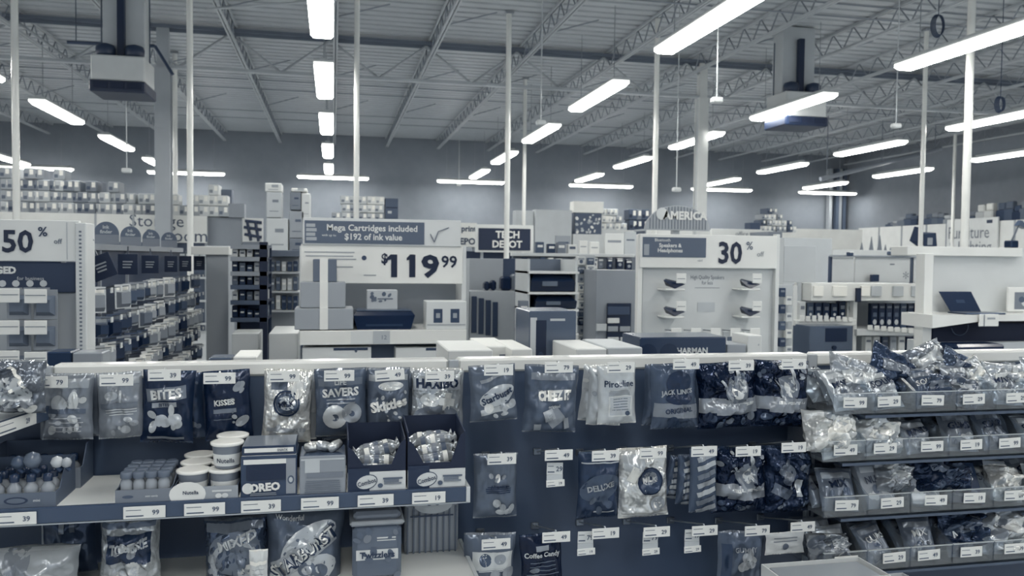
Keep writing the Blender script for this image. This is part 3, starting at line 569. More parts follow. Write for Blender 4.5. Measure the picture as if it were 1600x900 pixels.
# open display trays with cut-out fronts
def cut_tray(px0, px1, who, top_py, n, seed):
    x0, x1 = px_x(px0, 2.01), px_x(px1, 2.01); w_ = (x1-x0)/2; z1 = atY((px0+px1)/2, top_py, 2.01).z-ZS; d = .16; k = .003
    o = thing('display_tray', who, 'display tray', ((x0+x1)/2, 2.012, ZS)); inn = M(.05, 'card')
    m = MB(); m.box(-w_, 0, 0, w_, d, k, inn); m.build('floor_card', o)
    hl = .048
    m = MB(); m.box(-w_, 0, k, w_, k, hl, M(.8, 'card'))
    decor(m, flatS(-w_, w_, 0, hl, 0), 2*w_, hl, [('rect', -.62, 0, .37, .48, .12), ('ell', -.35, 0, .19, .13, .2, .25), ('ell', -.35, 0, .175, .115, .82, .25), ('txt', 'Combos', -.35, 0, .08, .2, .25, .02, .32), ('ell', .12, -.4, .045, .04, .3), ('rect', .55, .3, .34, .03, .35), ('rect', .5, .05, .26, .05, .45), ('rect', .55, -.2, .3, .03, .5)], 4, 'print', .0005)
    m.build('front_panel', o)
    m = MB(); m.prism([(-w_, hl), (w_, hl), (w_, z1), (w_*.82, z1*.93), (w_*.5, hl+.016), (-w_*.45, hl+.016), (-w_*.8, z1*.8), (-w_, z1*.88)], k, 2*k, inn); m.build('cut_front', o)
    for s in (-1, 1):
        m = MB(); m.prismx([(2*k, k), (d-k, k), (d-k, z1*1.12), (2*k, z1)], s*w_, s*(w_-k), M(.1, 'card')); m.build('side_panel', o)
    m = MB(); m.box(-w_+k, d-k, k, w_-k, d, z1*1.1, inn); m.build('rear_panel', o)
    rnd = random.Random(seed); nm = ['first', 'second', 'third', 'fourth', 'fifth', 'sixth', 'seventh', 'eighth']
    for i in range(n):
        L = w_*1.72; b = MB(); pr = [(.004, -L/2), (.016, -L/2+.004), (.006, -L/2+.01), (.014, -L*.3), (.0165, 0), (.014, L*.3), (.006, L/2-.01), (.016, L/2-.004), (.004, L/2)]
        b.lathe(pr, M(.74, 'crinkle'), 12)
        for q in range(3): b.lathe([(.0169-.001*abs(q-1), (q-1)*L*.2-.006), (.0169-.001*abs(q-1), (q-1)*L*.2+.006)], M((.3, .92, .5)[(q+i) % 3], 'print'), 12)
        g = b.build('wrapped_roll'); zz = hl-.002+.019*(i//2) if n > 4 else hl+.002+.02*(i//2)
        g.location = ((x0+x1)/2+rnd.uniform(-.006, .006), 2.042+.045*(i % 2)+.015*(i//2), ZS+zz); g.rotation_euler = (0, PI/2+rnd.uniform(-.16, .16)-.08, rnd.uniform(-.12, .12))
        tag(g, '%s shiny wrapped roll from the bottom in the %s cut-front tray' % (nm[i], who.split()[0]), 'candy roll')
cut_tray(543, 634, 'left dark cut-front display tray with white oval logo panel', 688, 6, 1)
cut_tray(637, 727, 'right dark cut-front display tray with white oval logo panel', 676, 8, 2)
# bag on the side shelf
hang((-40, 566, 60, 652), 2.04, .5, [('ell', .1, -.1, .34, .26, .72), ('blobs', 18, -.7, -.8, .8, .5, .04, .1, .55, .95), ('rect', .3, .45, .5, .05, .95, -.7)], 'crinkled bag of pale pieces standing on the short left side shelf', 40, .09, 'crinkle', wr=2)
# ---- lower level of left bay
YU = 2.07
hang((62, 808, 148, 900), YU+.1, .28, [('rect', -.2, .7, .1, .3, .6), ('rect', .2, .7, .1, .3, .5), ('blobs', 8, -.8, -.6, .8, .2, .05, .12, .3, .6)], 'dim dark bag under the shelf at the left', 41)
hang((148, 808, 246, 915), YU-.02, .72, [('rect', 0, .72, .9, .1, .38), ('rect', .05, .05, .74, .5, .16), ('txt', 'TOOTSIE', .05, .12, .16, .74, .2, .05, .66), ('blobs', 9, -.8, -.95, .8, -.45, .08, .16, .6, .88), ('blobs', 5, -.4, -.2, .5, .3, .05, .1, .5, .8)], 'pale bag with dark picture panel under the shelf', 42, .07, 'crinkle', wr=1.6)
hang((-30, 872, 110, 960), 1.99, .62, [('blobs', 10, -.8, -.6, .8, .9, .1, .2, .5, .75)], 'pale rounded bag at the lower left corner', 43, .12)
hang((315, 816, 417, 925), YU-.02, .34, [('rect', 0, .8, .9, .12, .5), ('ell', 0, .1, .42, .36, .45), ('txt', 'MIXED', .1, .45, .16, .75, .25, .04), ('ell', .5, -.55, .25, .2, .85), ('ring', 0, -.2, .4, .62, .8), ('blobs', 12, -.8, -.9, .8, .3, .06, .13, .3, .7)], 'dark grey mixed candy bag under the shelf', 44, .07, 'crinkle', wr=1.6)
hang((411, 802, 536, 945), YU-.03, .38, [('txt', 'Wonderful', -.4, .86, .06, .8, 0, .02, .4), ('ell', -.1, .1, .28, .2, .66, .6), ('ell', .1, .35, .4, .2, .7, .6), ('ell', .3, -.25, .3, .18, .72, .4), ('ell', -.3, -.3, .3, .18, .74, .4), ('rect', 0, .12, .88, .26, .66, .62), ('txt', 'STARBURST', 0, .12, .2, .14, .62, .05, 1.0), ('txt', 'STARBURST', -.02, .13, .17, .86, .62, .02, .94), ('ell', .1, -.22, .12, .1, .38), ('ell', .1, -.24, .07, .06, .62), ('ell', .45, -.25, .1, .09, .4), ('ell', -.55, -.72, .28, .14, .82)], 'large grey bag with big slanted capitals under the shelf', 45, .08, 'foil')
t = thing('candy_tub', 'tall square clear tub with ribbed lid and white name strip', 'tub'); x0, z0, x1, z1 = RECT(548, 800, 630, 960, 2.03); w_ = (x1-x0)/2; z0 = .70
t.location = ((x0+x1)/2, 2.03, z0); Hh = z1-z0
m = MB(); m.box(-w_+.004, 0, 0, w_-.004, .12, Hh*.80, M(.42, 'gloss'), .012); decor(m, flatS(-w_, w_, 0, Hh*.8, 0), 2*w_, Hh*.8, [('rect', .35, .55, .36, .03, .8), ('rect', .35, .46, .36, .02, .8), ('rect', 0, -.05, .8, .2, .82), ('txt', 'Twizzlers', 0, -.05, .13, .2, .0, .03, .7), ('blobs', 12, -.8, -.9, .8, .9, .04, .1, .34, .52)], 6, 'print', .0005); m.build('body', t)
m = MB(); m.box(-w_-.003, -.004, Hh*.80, w_+.003, .124, Hh*.87, M(.66, 'gloss'), .006); m.box(-w_+.006, .004, Hh*.87, w_-.006, .118, Hh, M(.46, 'gloss'), .008); m.build('lid', t)
x0, z0, x1, z1 = RECT(632, 783, 716, 862, 2.2); 
m = MB(); m.box(x0, 2.2, .70, x1, 2.27, z1, M(.6, 'paint'), .004)
for i in range(9): xx = x0+(x1-x0)*(i+.5)/9; m.box(xx-.0022, 2.196, .70, xx+.0022, 2.2, z1-.015, M(.38, 'paint'))
m.lathe([(.001, 0), (.05, .001)], M(.7, 'print'), 20, 0, 0) if 0 else None
decor(m, flatS(x0, x1, .70, z1, 2.196), x1-x0, z1-.70, [('ell', .05, .9, .36, .18, .72), ('ell', -.1, .95, .05, .05, .3), ('ell', .2, .95, .05, .05, .3), ('rect', 0, .45, .8, .03, .2)], 2, 'print', .0006)
tag(m.build('striped_carton'), 'pale vertically striped carton at the back of the lower shelf', 'carton')
hang((388, 862, 418, 925), 1.97, .8, [('rect', 0, .4, .9, .2, .95), ('lines', 4, 0, .1, -.6, .7, .5)], 'small white pack in front of the large slanted capitals bag', 46, .03, 'card', 'card pack', name='card_pack')
# ---- bins at the right
TIERS = [  # pixel y of tag centre, pixel x of tags, z shift, tones
 (625, [1335, 1388, 1456, 1520, 1587, 1652], [.62, .6, .3, .5, .68, .5]),
 (697, [1320, 1382, 1455, 1516, 1576, 1640], [.84, .74, .66, .6, .5, .6]),
 (781, [1322, 1393, 1461, 1521, 1584, 1648], [.5, .62, .7, .16, .84, .6]),
 (866, [1321, 1396, 1450, 1516, 1584, 1650], [.66, .5, .45, .3, .66, .5])]
TN = ['top', 'second', 'third', 'lowest']; CN = ['leftmost', 'second', 'third', 'fourth', 'fifth', 'sixth']
YBN = 2.07; BD = .19
for ti, (ty, xs, tones) in enumerate(TIERS):
    zc = [atY(x, ty - (x-1320)*.0, YBN).z for x in xs]; zt = sum(zc[:5])/5; z0 = zt-.034; hf = .058
    X = [atY(x, ty, YBN).x for x in xs]
    pit = (X[4]-X[0])/4
    sh = thing('bin_shelf', '%s dark wire shelf under the clear candy bins' % TN[ti], 'shelf', (0, YR, z0))
    m = MB(); m.box(XE+.03 if ti else XE+.1, -(YR-YBN)-.006, -.012, XZ-.05, -.01, -.004, M(.42, 'metal')); m.build('deck', sh)
    for bx in (XE+.12, XZ-.1): m = MB(); m.prismx([(0, -.012), (0, -.09), (-.2, -.02), (-.2, -.012)], bx, bx+.004, M(.25, 'paint')); m.build('bracket', sh)
    for ci, x in enumerate(X):
        xa_ = X[0]+pit*ci-pit*.49; xb_ = xa_+pit*.97; wb = (xb_-xa_)/2; cxx = (xa_+xb_)/2; tn = tones[ci]
        rnd = random.Random(ti*10+ci)
        o = thing('clear_bin', 'clear plastic candy bin with price tag, %s tier, %s from the left' % (TN[ti], CN[ci]), 'bin', (cxx, YBN, z0))
        k = .0022; hs = .105
        m = MB(); m.box(-wb, 0, 0, wb, BD, k, CLEAR); m.box(-wb, 0, k, wb, k, hf, CLEAR); m.box(-wb, BD-k, k, wb, BD, hs, CLEAR)
        for s in (-1, 1): m.prismx([(k, k), (BD-k, k), (BD-k, hs), (BD*.5, hs), (k, hf)], s*wb, s*(wb-k), CLEAR)
        m.build('body', o)
        m = MB(); m.box(-wb, -.003, hf, wb, .003, hf+.002, M(.7, 'gloss')); m.build('rim', o)
        m = MB(); tag_mesh(m, x-cxx, -.004, .034, .075, .03, numtxt(ti*7+ci), .9, rnd.uniform(-.03, .03)); m.build('price_tag', o)
        # contents: leaning packs
        n = [3, 2, 2, 2][ti]
        for j in range(n):
            kind = rnd.random(); tw = wb*2*rnd.uniform(.66, .86); th = rnd.uniform(.10, .13) if ti else rnd.uniform(.12, .15); tt = min(.92, max(.06, tn+rnd.uniform(-.1, .1)))
            lean = -(.55+.2*j)+rnd.uniform(-.08, .08)
            lab = '%s pack in %s tier bin, %s from the left' % (['front leaning', 'middle leaning', 'rear leaning'][j], TN[ti], CN[ci])
            ops = [('rect', 0, .6, .8, .16, tt+.15), ('txt', rnd.choice(['MIX', 'GUMS', 'MINTS', 'CHEWS', 'NUTS', 'SOUR']), 0, .2, .2, .12 if tt > .45 else .85, .1), ('blobs', 7, -.7, -.8, .7, -.1, .07, .16, max(0, tt-.2), min(1, tt+.2))]
            if (ti, ci) in ((2, 2), (2, 1), (2, 3)) and j < 2:
                m = MB(); m.box(-tw/2, -.012, 0, tw/2, .012, th*1.25, M(tt, 'gloss'), .002); decor(m, flatS(-tw/2, tw/2, 0, th*1.25, -.012), tw, th*1.25, ops, j, 'print', .0004); g = m.build('candy_box'); cat = 'candy box'
            else:
                g = bag_mesh(tw, th, .035, tt, ops, ti*30+ci*5+j, 'foil', 12, 14, 1.8).build('candy_bag'); cat = 'candy bag'
                for v in g.data.vertices: v.co.z += th/2
            g.location = (cxx+rnd.uniform(-.006, .006), YBN+.03+.045*j, z0+.006+.006*j); g.rotation_euler = (lean, rnd.uniform(-.16, .16), rnd.uniform(-.2, .2))
            tag(g, lab, cat)
# overflowing bags on the top tier, resting over the rail
for px0, py0, px1, py1, t, rot, Y, lb in [(1300, 562, 1392, 645, .62, .35, 2.13, 'large pale sachet slumped left in the top bins'), (1362, 552, 1450, 622, .26, .5, 2.15, 'big dark bag slumped across the rail over the bins'), (1425, 540, 1492, 600, .6, -.4, 2.2, 'pale bag on top of the heap over the rail'), (1446, 586, 1500, 634, .3, .1, 2.1, 'dark crumpled bag in the heap above third bin'),
        (1478, 552, 1534, 612, .3, .5, 2.16, 'dark twisted bag right of the pale heap top'), (1505, 566, 1560, 634, .74, -.5, 2.13, 'pale pack slanting at the right of the heap'), (1548, 570, 1618, 632, .7, .1, 2.12, 'pale clear bag at the right edge of the top bins'), (1490, 590, 1540, 640, .5, .4, 2.09, 'grey crumpled bag low in the heap at fourth bin')]:
    hang((px0, py0, px1, py1), Y, t, [('rect', 0, .2, .7, .2, min(.95, t+.2), .2), ('blobs', 8, -.8, -.8, .8, .8, .06, .14, max(.05, t-.15), min(.95, t+.25))], lb, px0, .05, 'crinkle', rot=rot, wr=2.2, tilt=-.35)
for px0, py0, px1, py1, t, Y, lb in [(1268, 645, 1352, 712, .84, 2.07, 'big white crinkled bag heaped on the leftmost second tier bin'), (1345, 655, 1420, 715, .78, 2.08, 'white bag of lumps heaped on the second bin of second tier'), (1438, 722, 1532, 780, .16, 2.1, 'dark pack with pale print heaped on the third tier'), (1560, 735, 1610, 790, .88, 2.08, 'white pack heaped at the right of third tier'), (1380, 728, 1440, 775, .62, 2.09, 'long pale box lying over the third tier bins'),
        (1545, 800, 1618, 872, .7, 2.08, 'pale cellophane bag standing on the lowest tier at the right'), (1275, 842, 1340, 885, .6, 2.08, 'pale bag of sticks on the lowest tier at the left'), (1480, 806, 1560, 860, .26, 2.1, 'dark glossy bag with pale curl on the lowest tier')]:
    hang((px0, py0, px1, py1), Y, t, [('ell', .2, .1, .2, .13, min(.95, t+.15), .4), ('blobs', 11, -.8, -.8, .8, .8, .06, .15, max(.05, t-.2), min(.98, t+.3))], lb, px0+7, .07, 'crinkle', wr=2.4, tilt=-.45, rot=.1)
# flat display boxes at the bottom
for px0, px1, py, Y0, dp, lb, t in [(1232, 1392, 912, 1.78, .13, 'shallow pale open box low in front of the bins', .8), (1402, 1452, 922, 1.78, .1, 'small shallow pale box right of the larger open box', .72)]:
    a = atY(px0, py, Y0); b = atY(px1, py, Y0); w_ = (b.x-a.x)/2; zz = a.z
    o = thing('display_box', lb, 'box', ((a.x+b.x)/2, Y0, zz-.055)); k = .003
    m = MB(); m.box(-w_, 0, 0, w_, dp, k, M(t, 'card')); m.build('floor_card', o)
    for q in ((-w_, 0, w_, k), (-w_, dp-k, w_, dp), (-w_, k, -w_+k, dp-k), (w_-k, k, w_, dp-k)):
        m = MB(); m.box(q[0], q[1], k, q[2], q[3], .055, M(t, 'card')); m.build('side_panel', o)
    m = MB(); m.box(-w_+.012, .012, k, w_-.012, dp-.012, .05, M(t-.2, 'gloss'), .004); tag(m.build('candy_slab', None, o.location), 'wrapped slab filling the '+lb, 'candy')
    m = MB(); z_ = zz-.055; m.box(o.location.x-w_+.01, Y0+.01, 0, o.location.x+w_-.01, Y0+dp-.01, z_-.001, M(.4, 'paint'), .004); tag(m.build('display_plinth'), 'grey plinth under the '+lb, 'plinth')
# ================================================================ MIDDLE GROUND FIXTURES
def pbox(mb, px0, py0, px1, py1, Y, d, mat, bev=0, ox=0, oy=0, oz=0, zmin=None):
    x0, z0, x1, z1 = RECT(px0, py0, px1, py1, Y)
    if zmin is not None: z0 = zmin
    mb.box(x0-ox, Y-oy, z0-oz, x1-ox, Y+d-oy, z1-oz, mat, bev); return x0, z0, x1, z1
def solid(name, label, cat, px0, py0, px1, py1, Y, d, t, kind='paint', bev=.004, zmin=None, ops=None, group=None, seed=1):
    x0, z0, x1, z1 = RECT(px0, py0, px1, py1, Y)
    if zmin is not None: z0 = zmin
    m = MB(); w_ = (x1-x0)/2; m.box(-w_, 0, 0, w_, d, z1-z0, M(t, kind), bev)
    if ops: decor(m, flatS(-w_, w_, 0, z1-z0, 0), 2*w_, z1-z0, ops, seed, 'print', .0015)
    return tag(m.build(name, None, ((x0+x1)/2, Y, z0)), label, cat, group)
# ---- left promotional end unit: 50 percent
Y1 = 4.6
t = thing('promotion_stand', 'tall pegboard stand with 50 percent off header at the left edge', 'display stand', (0, Y1, 0))
def part(name, px0, py0, px1, py1, Y, d, tt, kind='paint', parent=None, zmin=None, bev=.003, y0=None, ops=None, seed=1):
    x0, z0, x1, z1 = RECT(px0, py0, px1, py1, Y)
    if zmin is not None: z0 = zmin
    m = MB(); m.box(x0, Y-y0, z0, x1, Y+d-y0, z1, M(tt, kind), bev)
    if ops: decor(m, flatS(x0, x1, z0, z1, Y-y0), x1-x0, z1-z0, ops, seed, 'print', .0015)
    return m.build(name, parent)
part('pegboard', -75, 450, 122, 560, Y1, .03, .62, 'card', t, 0, y0=Y1)
hd = part('header_panel', -75, 343, 124, 408, Y1-.03, .03, .84, 'card', t, y0=Y1)
x0, z0, x1, z1 = RECT(-75, 343, 124, 408, Y1-.03)
m = MB(); a = atY(-8, 382, Y1-.033); b = atY(57, 374, Y1-.033); hh = atY(30, 358, Y1).z-atY(30, 394, Y1).z
c = atY(28, 377, Y1-.03); m.text('50', c.x, -.034, c.z, hh, M(.04, 'print'), .025, sx=.95); c = atY(67, 362, Y1-.03); m.text('%', c.x, -.034, c.z, hh*.42, M(.2, 'print'), .02); c = atY(91, 377, Y1-.03); m.text('off', c.x, -.034, c.z, hh*.22, M(.4, 'print'), .01)
m.build('lettering', hd)
m = MB(); xx = atY(104, 375, Y1-.03).x; m.box(xx, -.032, z0+.01, xx+.004, -.030, z1-.01, M(.68, 'print')); m.build('seam', hd)
hd = part('dark_panel', -75, 410, 118, 457, Y1-.02, .02, .17, 'card', t, y0=Y1)
m = MB(); c = atY(10, 422, Y1-.02); m.text('MANAGED', c.x-.07, -.024, c.z, .038, M(.85, 'print'), .05); c = atY(48, 435, Y1-.02); m.text('for business', c.x, -.024, c.z, .018, M(.7, 'print'))
for px in (4, 25, 47, 68):
    c = atY(px, 443, Y1-.02); m.tube((c.x, -.023, c.z), (c.x, -.021, c.z), .017, M(.72, 'print'), 12); c = atY(px, 451, Y1-.02); m.box(c.x-.03, -.022, c.z-.006, c.x+.03, -.0205, c.z+.006, M(.55, 'print'))
m.build('lettering', hd)
m = MB(); x0, z0, x1, z1 = RECT(118, 348, 135, 560, Y1-.04); m.box(x0, -.04, 0, x1, .12, z1, M(.82, 'paint'), .004)
for k in range(40): zz = z1-.05-.02*k; m.box(x0+.018, -.0415, zz, x0+.03, -.0395, zz+.009, M(.45, 'matte'))
m.build('slotted_post', t)
x0, z0, x1, z1 = RECT(124, 352, 138, 376, Y1+.1); m = MB(); m.hull([(x1, .0, z0), (x1, .0, z1), (x1+.03, .1, z0), (x1-.02, .02, z1), (x1-.02, 0, z0)], M(.3, 'paint')); m.build('clip', t)
for i, (px, py) in enumerate([(13, 463), (56, 464), (13, 513), (56, 513), (13, 560), (56, 562)]):
    c = atY(px, py, Y1-.2); col_ = ['left', 'right'][i % 2]; rw = ['upper', 'middle', 'lower'][i//2]
    h_ = thing('peg_hook', 'peg hook with white plate, %s %s of the 50 percent stand' % (rw, col_), 'peg hook', (c.x, Y1, c.z+.03), 0, None)
    m = MB(); m.path([(0, 0, -.0), (0, -.2, .0)], .003, M(.6, 'metal'), 5); m.build('wire', h_)
    m = MB(); m.box(-.05, -.206, -.06, .05, -.2, .008, M(.88, 'card'), .002); m.box(-.045, -.2075, -.024, .045, -.206, -.020, M(.5, 'print')); m.build('price_tag', h_)
    m = MB(); w_ = .055
    m.box(-w_, 0, -.15, w_, .003, 0, M(.55, 'card'), .001); m.lathe([(.001, 0), (.03, 0)], M(.5, 'card'), 6) if 0 else None
    m.hull([(-w_*.8, 0, -.13), (w_*.8, 0, -.13), (-w_*.8, 0, -.03), (w_*.8, 0, -.03), (-w_*.55, -.04, -.11), (w_*.55, -.04, -.11), (-w_*.55, -.04, -.05), (w_*.55, -.04, -.05)], M(.42, 'gloss'))
    tag(m.build('blister_pack', None, (c.x+.012, Y1-.1, c.z+.032)), 'grey blister pack hanging %s %s on the 50 percent stand' % (rw, col_), 'blister pack')
# small packs behind the rail at the left
solid('media_box', 'small dark box with white print just above the rail at left', 'box', 73, 550, 111, 562, 2.9, .1, .2, 'gloss', ops=[('txt', 'HEADSET', 0, 0, .1, .85), ('lines', 2, 0, -.5, -.7, .8, .8)], zmin=0.95)
solid('media_box', 'small pale box just above the rail, right of the dark one', 'box', 113, 551, 160, 562, 2.9, .1, .6, 'gloss', ops=[('blobs', 8, -.8, -.8, .8, .8, .03, .07, .5, .9)], zmin=0.95)
solid('low_table', 'low grey table edge behind the rack at the left', 'table', 40, 600, 420, 640, 2.85, .5, .4, zmin=0)
bpy.data.objects['low_table'].scale.z = .95/max(.01, RECT(40, 600, 420, 640, 2.85)[3])
solid('paper_stack', 'white paper stack lying just above the rail, right of the aisle', 'paper', 364, 557, 402, 563, 2.9, .2, .9, 'card', zmin=.95)
solid('media_box', 'thin dark box behind the rail left of the white paper stack', 'box', 326, 559, 362, 564, 2.95, .1, .35, 'gloss', zmin=.95)
# ---- aisle of hanging packs
XF = atY(137, 480, 5.0).x-.1; YN, YFr = 5.0, atX(322, 450, XF+.2).y-.1
go = thing('peg_aisle', 'long peg wall of hanging packs running back at the left', 'display rack', (XF, YN, 0))
m = MB(); m.box(-.5, 0, 0, -.03, YFr-YN, 1.52, M(.14, 'paint')); m.build('back_panel', go)
m = MB(); m.box(-.03, 0, 0, .34, YFr-YN, .14, M(.3, 'paint')); m.build('base_deck', go)
m = MB(); m.box(-.5, -.02, 1.52, .0, YFr-YN+.02, 1.56, M(.55, 'paint')); m.build('top_rail', go)
for k in range(3):
    m = MB(); yy = .6*(YFr-YN)*k/3; m.box(-.03, yy-.015, 0, -.012, yy+.015, 1.52, M(.55, 'paint')); m.build('upright', go)
hk = thing('peg_hook', 'x', 'peg hook', (XF, YN, 1), 0, 'peg hooks along the left aisle')
m = MB(); m.path([(-.03, 0, -.02), (.2, 0, .0)], .0035, M(.55, 'metal'), 4); m.build('wire', hk)
m = MB(); m.box(.198, -.02, -.026, .204, .02, .004, M(.8, 'card')); m.build('price_tag', hk)
bl = MB(); bl.box(-.002, -.05, -.15, .001, .05, 0, M(.55, 'card')); bl.hull([(.001, -.042, -.14), (.001, .042, -.14), (.001, -.042, -.04), (.001, .042, -.04), (.04, -.03, -.12), (.04, .03, -.12), (.04, -.03, -.05), (.04, .03, -.05)], M(.4, 'gloss'))
rnd = random.Random(44); rows = [1.30, 1.13, .96, .79, .62]; NP = 17; kk = 0
cache = {}
for r, zr in enumerate(rows):
    for i in range(NP):
        y = YN+.1+(YFr-YN-.2)*i/(NP-1)
        o = hk if kk == 0 else copy_tree(hk); kk += 1; o.location = (XF, y, zr); o['label'] = 'peg hook, %s from near end, %s row of left aisle' % (ORD[i], ORD[r])
        if rnd.random() < .08: continue
        tn = rnd.choice([.24, .4, .56, .68, .76, .84, .92]); wz = rnd.choice([.125, .14, .15])
        key = (tn, wz)
        if key not in cache:
            m = MB(); hw = rnd.uniform(.048, .062); m.box(-.002, -hw, -wz, .001, hw, 0, M(tn, 'card')); m.hull([(.001, -hw*.8, -wz*.95), (.001, hw*.8, -wz*.95), (.001, -hw*.8, -.045), (.001, hw*.8, -.045), (.03, -hw*.6, -wz*.8), (.03, hw*.6, -wz*.8), (.03, -hw*.6, -.05), (.03, hw*.6, -.05)], M(max(.08, tn-.25), 'gloss')); m.box(.001, -hw*.8, -.035, .002, hw*.8, -.015, M(min(.95, tn+.2), 'print'))
            o = m.build('hanging_pack'); cache[key] = o
        else: o = cache[key].copy(); C.objects.link(o)
        o.location = (XF+.13+rnd.uniform(-.02, .03), y, zr+.008); o.rotation_euler = (rnd.uniform(-.05, .05), rnd.uniform(-.05, .05), -.55+rnd.uniform(-.2, .15)); tag(o, 'hanging pack, %s from near end, %s row of left aisle' % (ORD[i], ORD[r]), 'hanging pack', 'packs along the left aisle')
# dark information cards and domed toppers on the aisle
for i, (pa, pb, ya, yb_) in enumerate([(140, 178, 398, 436), (184, 215, 397, 429), (221, 248, 399, 427), (257, 277, 400, 425), (280, 299, 400, 424), (303, 320, 401, 422)]):
    Yi = atX((pa+pb)/2, 412, XF+.12).y; x0, z0, x1, z1 = RECT(pa, ya, pb, yb_, Yi); w_ = (x1-x0)/2; h_ = (z1-z0)/2
    m = MB(); m.box(-w_, 0, -h_, w_, .006, h_, M(.06, 'card'), .002)
    for q in range(3): m.box(-w_*.5, -.0015, h_*(.2-.28*q), w_*(.5-.1*q), 0, h_*(.32-.28*q), M(.6, 'print'))
    m.box(-.004, .006, -h_, .004, .02, h_+.05, M(.5, 'metal'))
    o = m.build('information_card', None, ((x0+x1)/2, Yi, (z0+z1)/2)); o.rotation_euler = (0, (-.4 if i == 0 else 0), 0); tag(o, '%s dark information card from the near end of left aisle' % ORD[i], 'sign')
for i, (px, rp_) in enumerate([(166, 17), (204, 14), (236, 12), (264, 11)]):
    p = atX(px, 377, XF+.02); m = MB(); r_ = rp_*p.y/1286
    m.prism([(r_*math.cos(a*PI/16), r_*1.1*math.sin(a*PI/16)) for a in range(17)], 0, .012, M(.36, 'card')); m.box(-r_, 0, -.06, r_, .012, 0, M(.5, 'card')); m.text('Ink', 0, -.002, r_*.65, r_*.3, M(.7, 'print'), .02); m.text('finder', 0, -.002, r_*.25, r_*.3, M(.7, 'print'), .02)
    o = m.build('domed_topper', None, (p.x, p.y, max(1.62, p.z))); tag(o, '%s grey domed topper from the near end of left aisle' % ORD[i], 'sign')
# end panel and white counter at far end of the aisle
solid('aisle_end_panel', 'pale grey end panel with white cap, far end of left aisle', 'panel', 322, 384, 357, 533, YFr+.1, .5, .66, zmin=0)
solid('panel_cap', 'white cap board on the pale grey end panel', 'board', 298, 385, 358, 398, YFr+.05, .6, .86)
p0 = atZ(232, 556, .18); p1 = atZ(352, 530, .18)
m = MB(); m.box(XF+.36, YN+.6, 0, XF+.62, YFr-.1, .16, M(.2, 'paint')); tag(m.build('dark_base_deck'), 'dark low base deck along the floor of left aisle', 'shelf')
# ---- black shelving right of the aisle
Yb = 7.6; t = thing('black_shelving', 'black metal shelving unit with tall post beside the left aisle', 'shelf unit', (0, Yb, 0))
part('post', 405, 378, 418, 560, Yb, .06, .05, 'paint', t, 0, y0=Yb); 
x0, z0, x1, z1 = RECT(360, 382, 418, 560, Yb)
m = MB(); m.box(x0, .5, 0, x0+.03, .55, z1, M(.05, 'paint')); m.build('post', t)
for k, py in enumerate((383, 402, 425, 446, 470, 497)):
    c = atY(385, py, Yb); m = MB(); m.box(x0, .02, c.z-.02, x1, .5, c.z, M(.1 if k else .2, 'paint')); m.box(x0, .0, c.z-.035, x1, .02, c.z+.004, M(.55 if k < 3 else .3, 'paint')); m.build('shelf', t)
    if k:
        rnd = random.Random(k*3)
        for q in range(5):
            wq = (x1-x0)/5; hq = rnd.uniform(.06, .11); tq = rnd.choice([.1, .2, .42, .7, .8])
            mm = MB(); mm.box(-wq*.4, 0, 0, wq*.4, .25, hq, M(tq, 'gloss'), .006); decor(mm, flatS(-wq*.4, wq*.4, 0, hq, 0), wq*.8, hq, [('rect', 0, .1, .6, .25, 1-tq)], 1, 'print', .001)
            tag(mm.build('boxed_product', None, (x0+wq*(q+.5), Yb+.06, c.z+.001)), 'small box, %s from left on %s shelf of the black shelving' % (ORD[q], ORD[k-1]), 'box', 'boxes on the black shelving')
m = MB(); m.box(x0, .5, 0, x1, .52, z1, M(.16, 'paint')); m.build('back_panel', t)
solid('white_counter', 'white waist high counter on the floor behind the rail', 'counter', 420, 521, 466, 560, 6.6, .7, .82, zmin=0)
solid('floor_bin', 'white low bin behind the black shelving post', 'counter', 362, 521, 404, 560, 7.0, .4, .8, zmin=0)
Yc = 8.2; t = thing('supply_shelving', 'pale shelving of hanging supplies left of the ink price sign', 'shelf unit', (0, Yc, 0))
part('back_panel', 420, 392, 468, 480, Yc+.3, .04, .62, 'paint', t, 0, y0=Yc); part('header', 420, 391, 468, 401, Yc, .3, .42, 'paint', t, y0=Yc)
for py in (425, 455, 485): part('shelf', 420, py, 468, py+3, Yc, .3, .7, 'paint', t, y0=Yc)
rnd = random.Random(3)
for r, (pa, pb) in enumerate(((405, 424), (432, 454), (461, 484))):
    for q in range(5): 
        tq = rnd.choice([.2, .35, .5, .75]); solid('supply_pack', 'supply pack, %s from left in %s row of pale shelving' % (ORD[q], ORD[r]), 'box', 422+9*q, pa+rnd.randint(0, 4), 429+9*q, pb, Yc+.05, .15, tq, 'gloss', ops=[('rect', 0, .2, .7, .5, min(.9, tq+.25))], group='packs in the pale shelving')
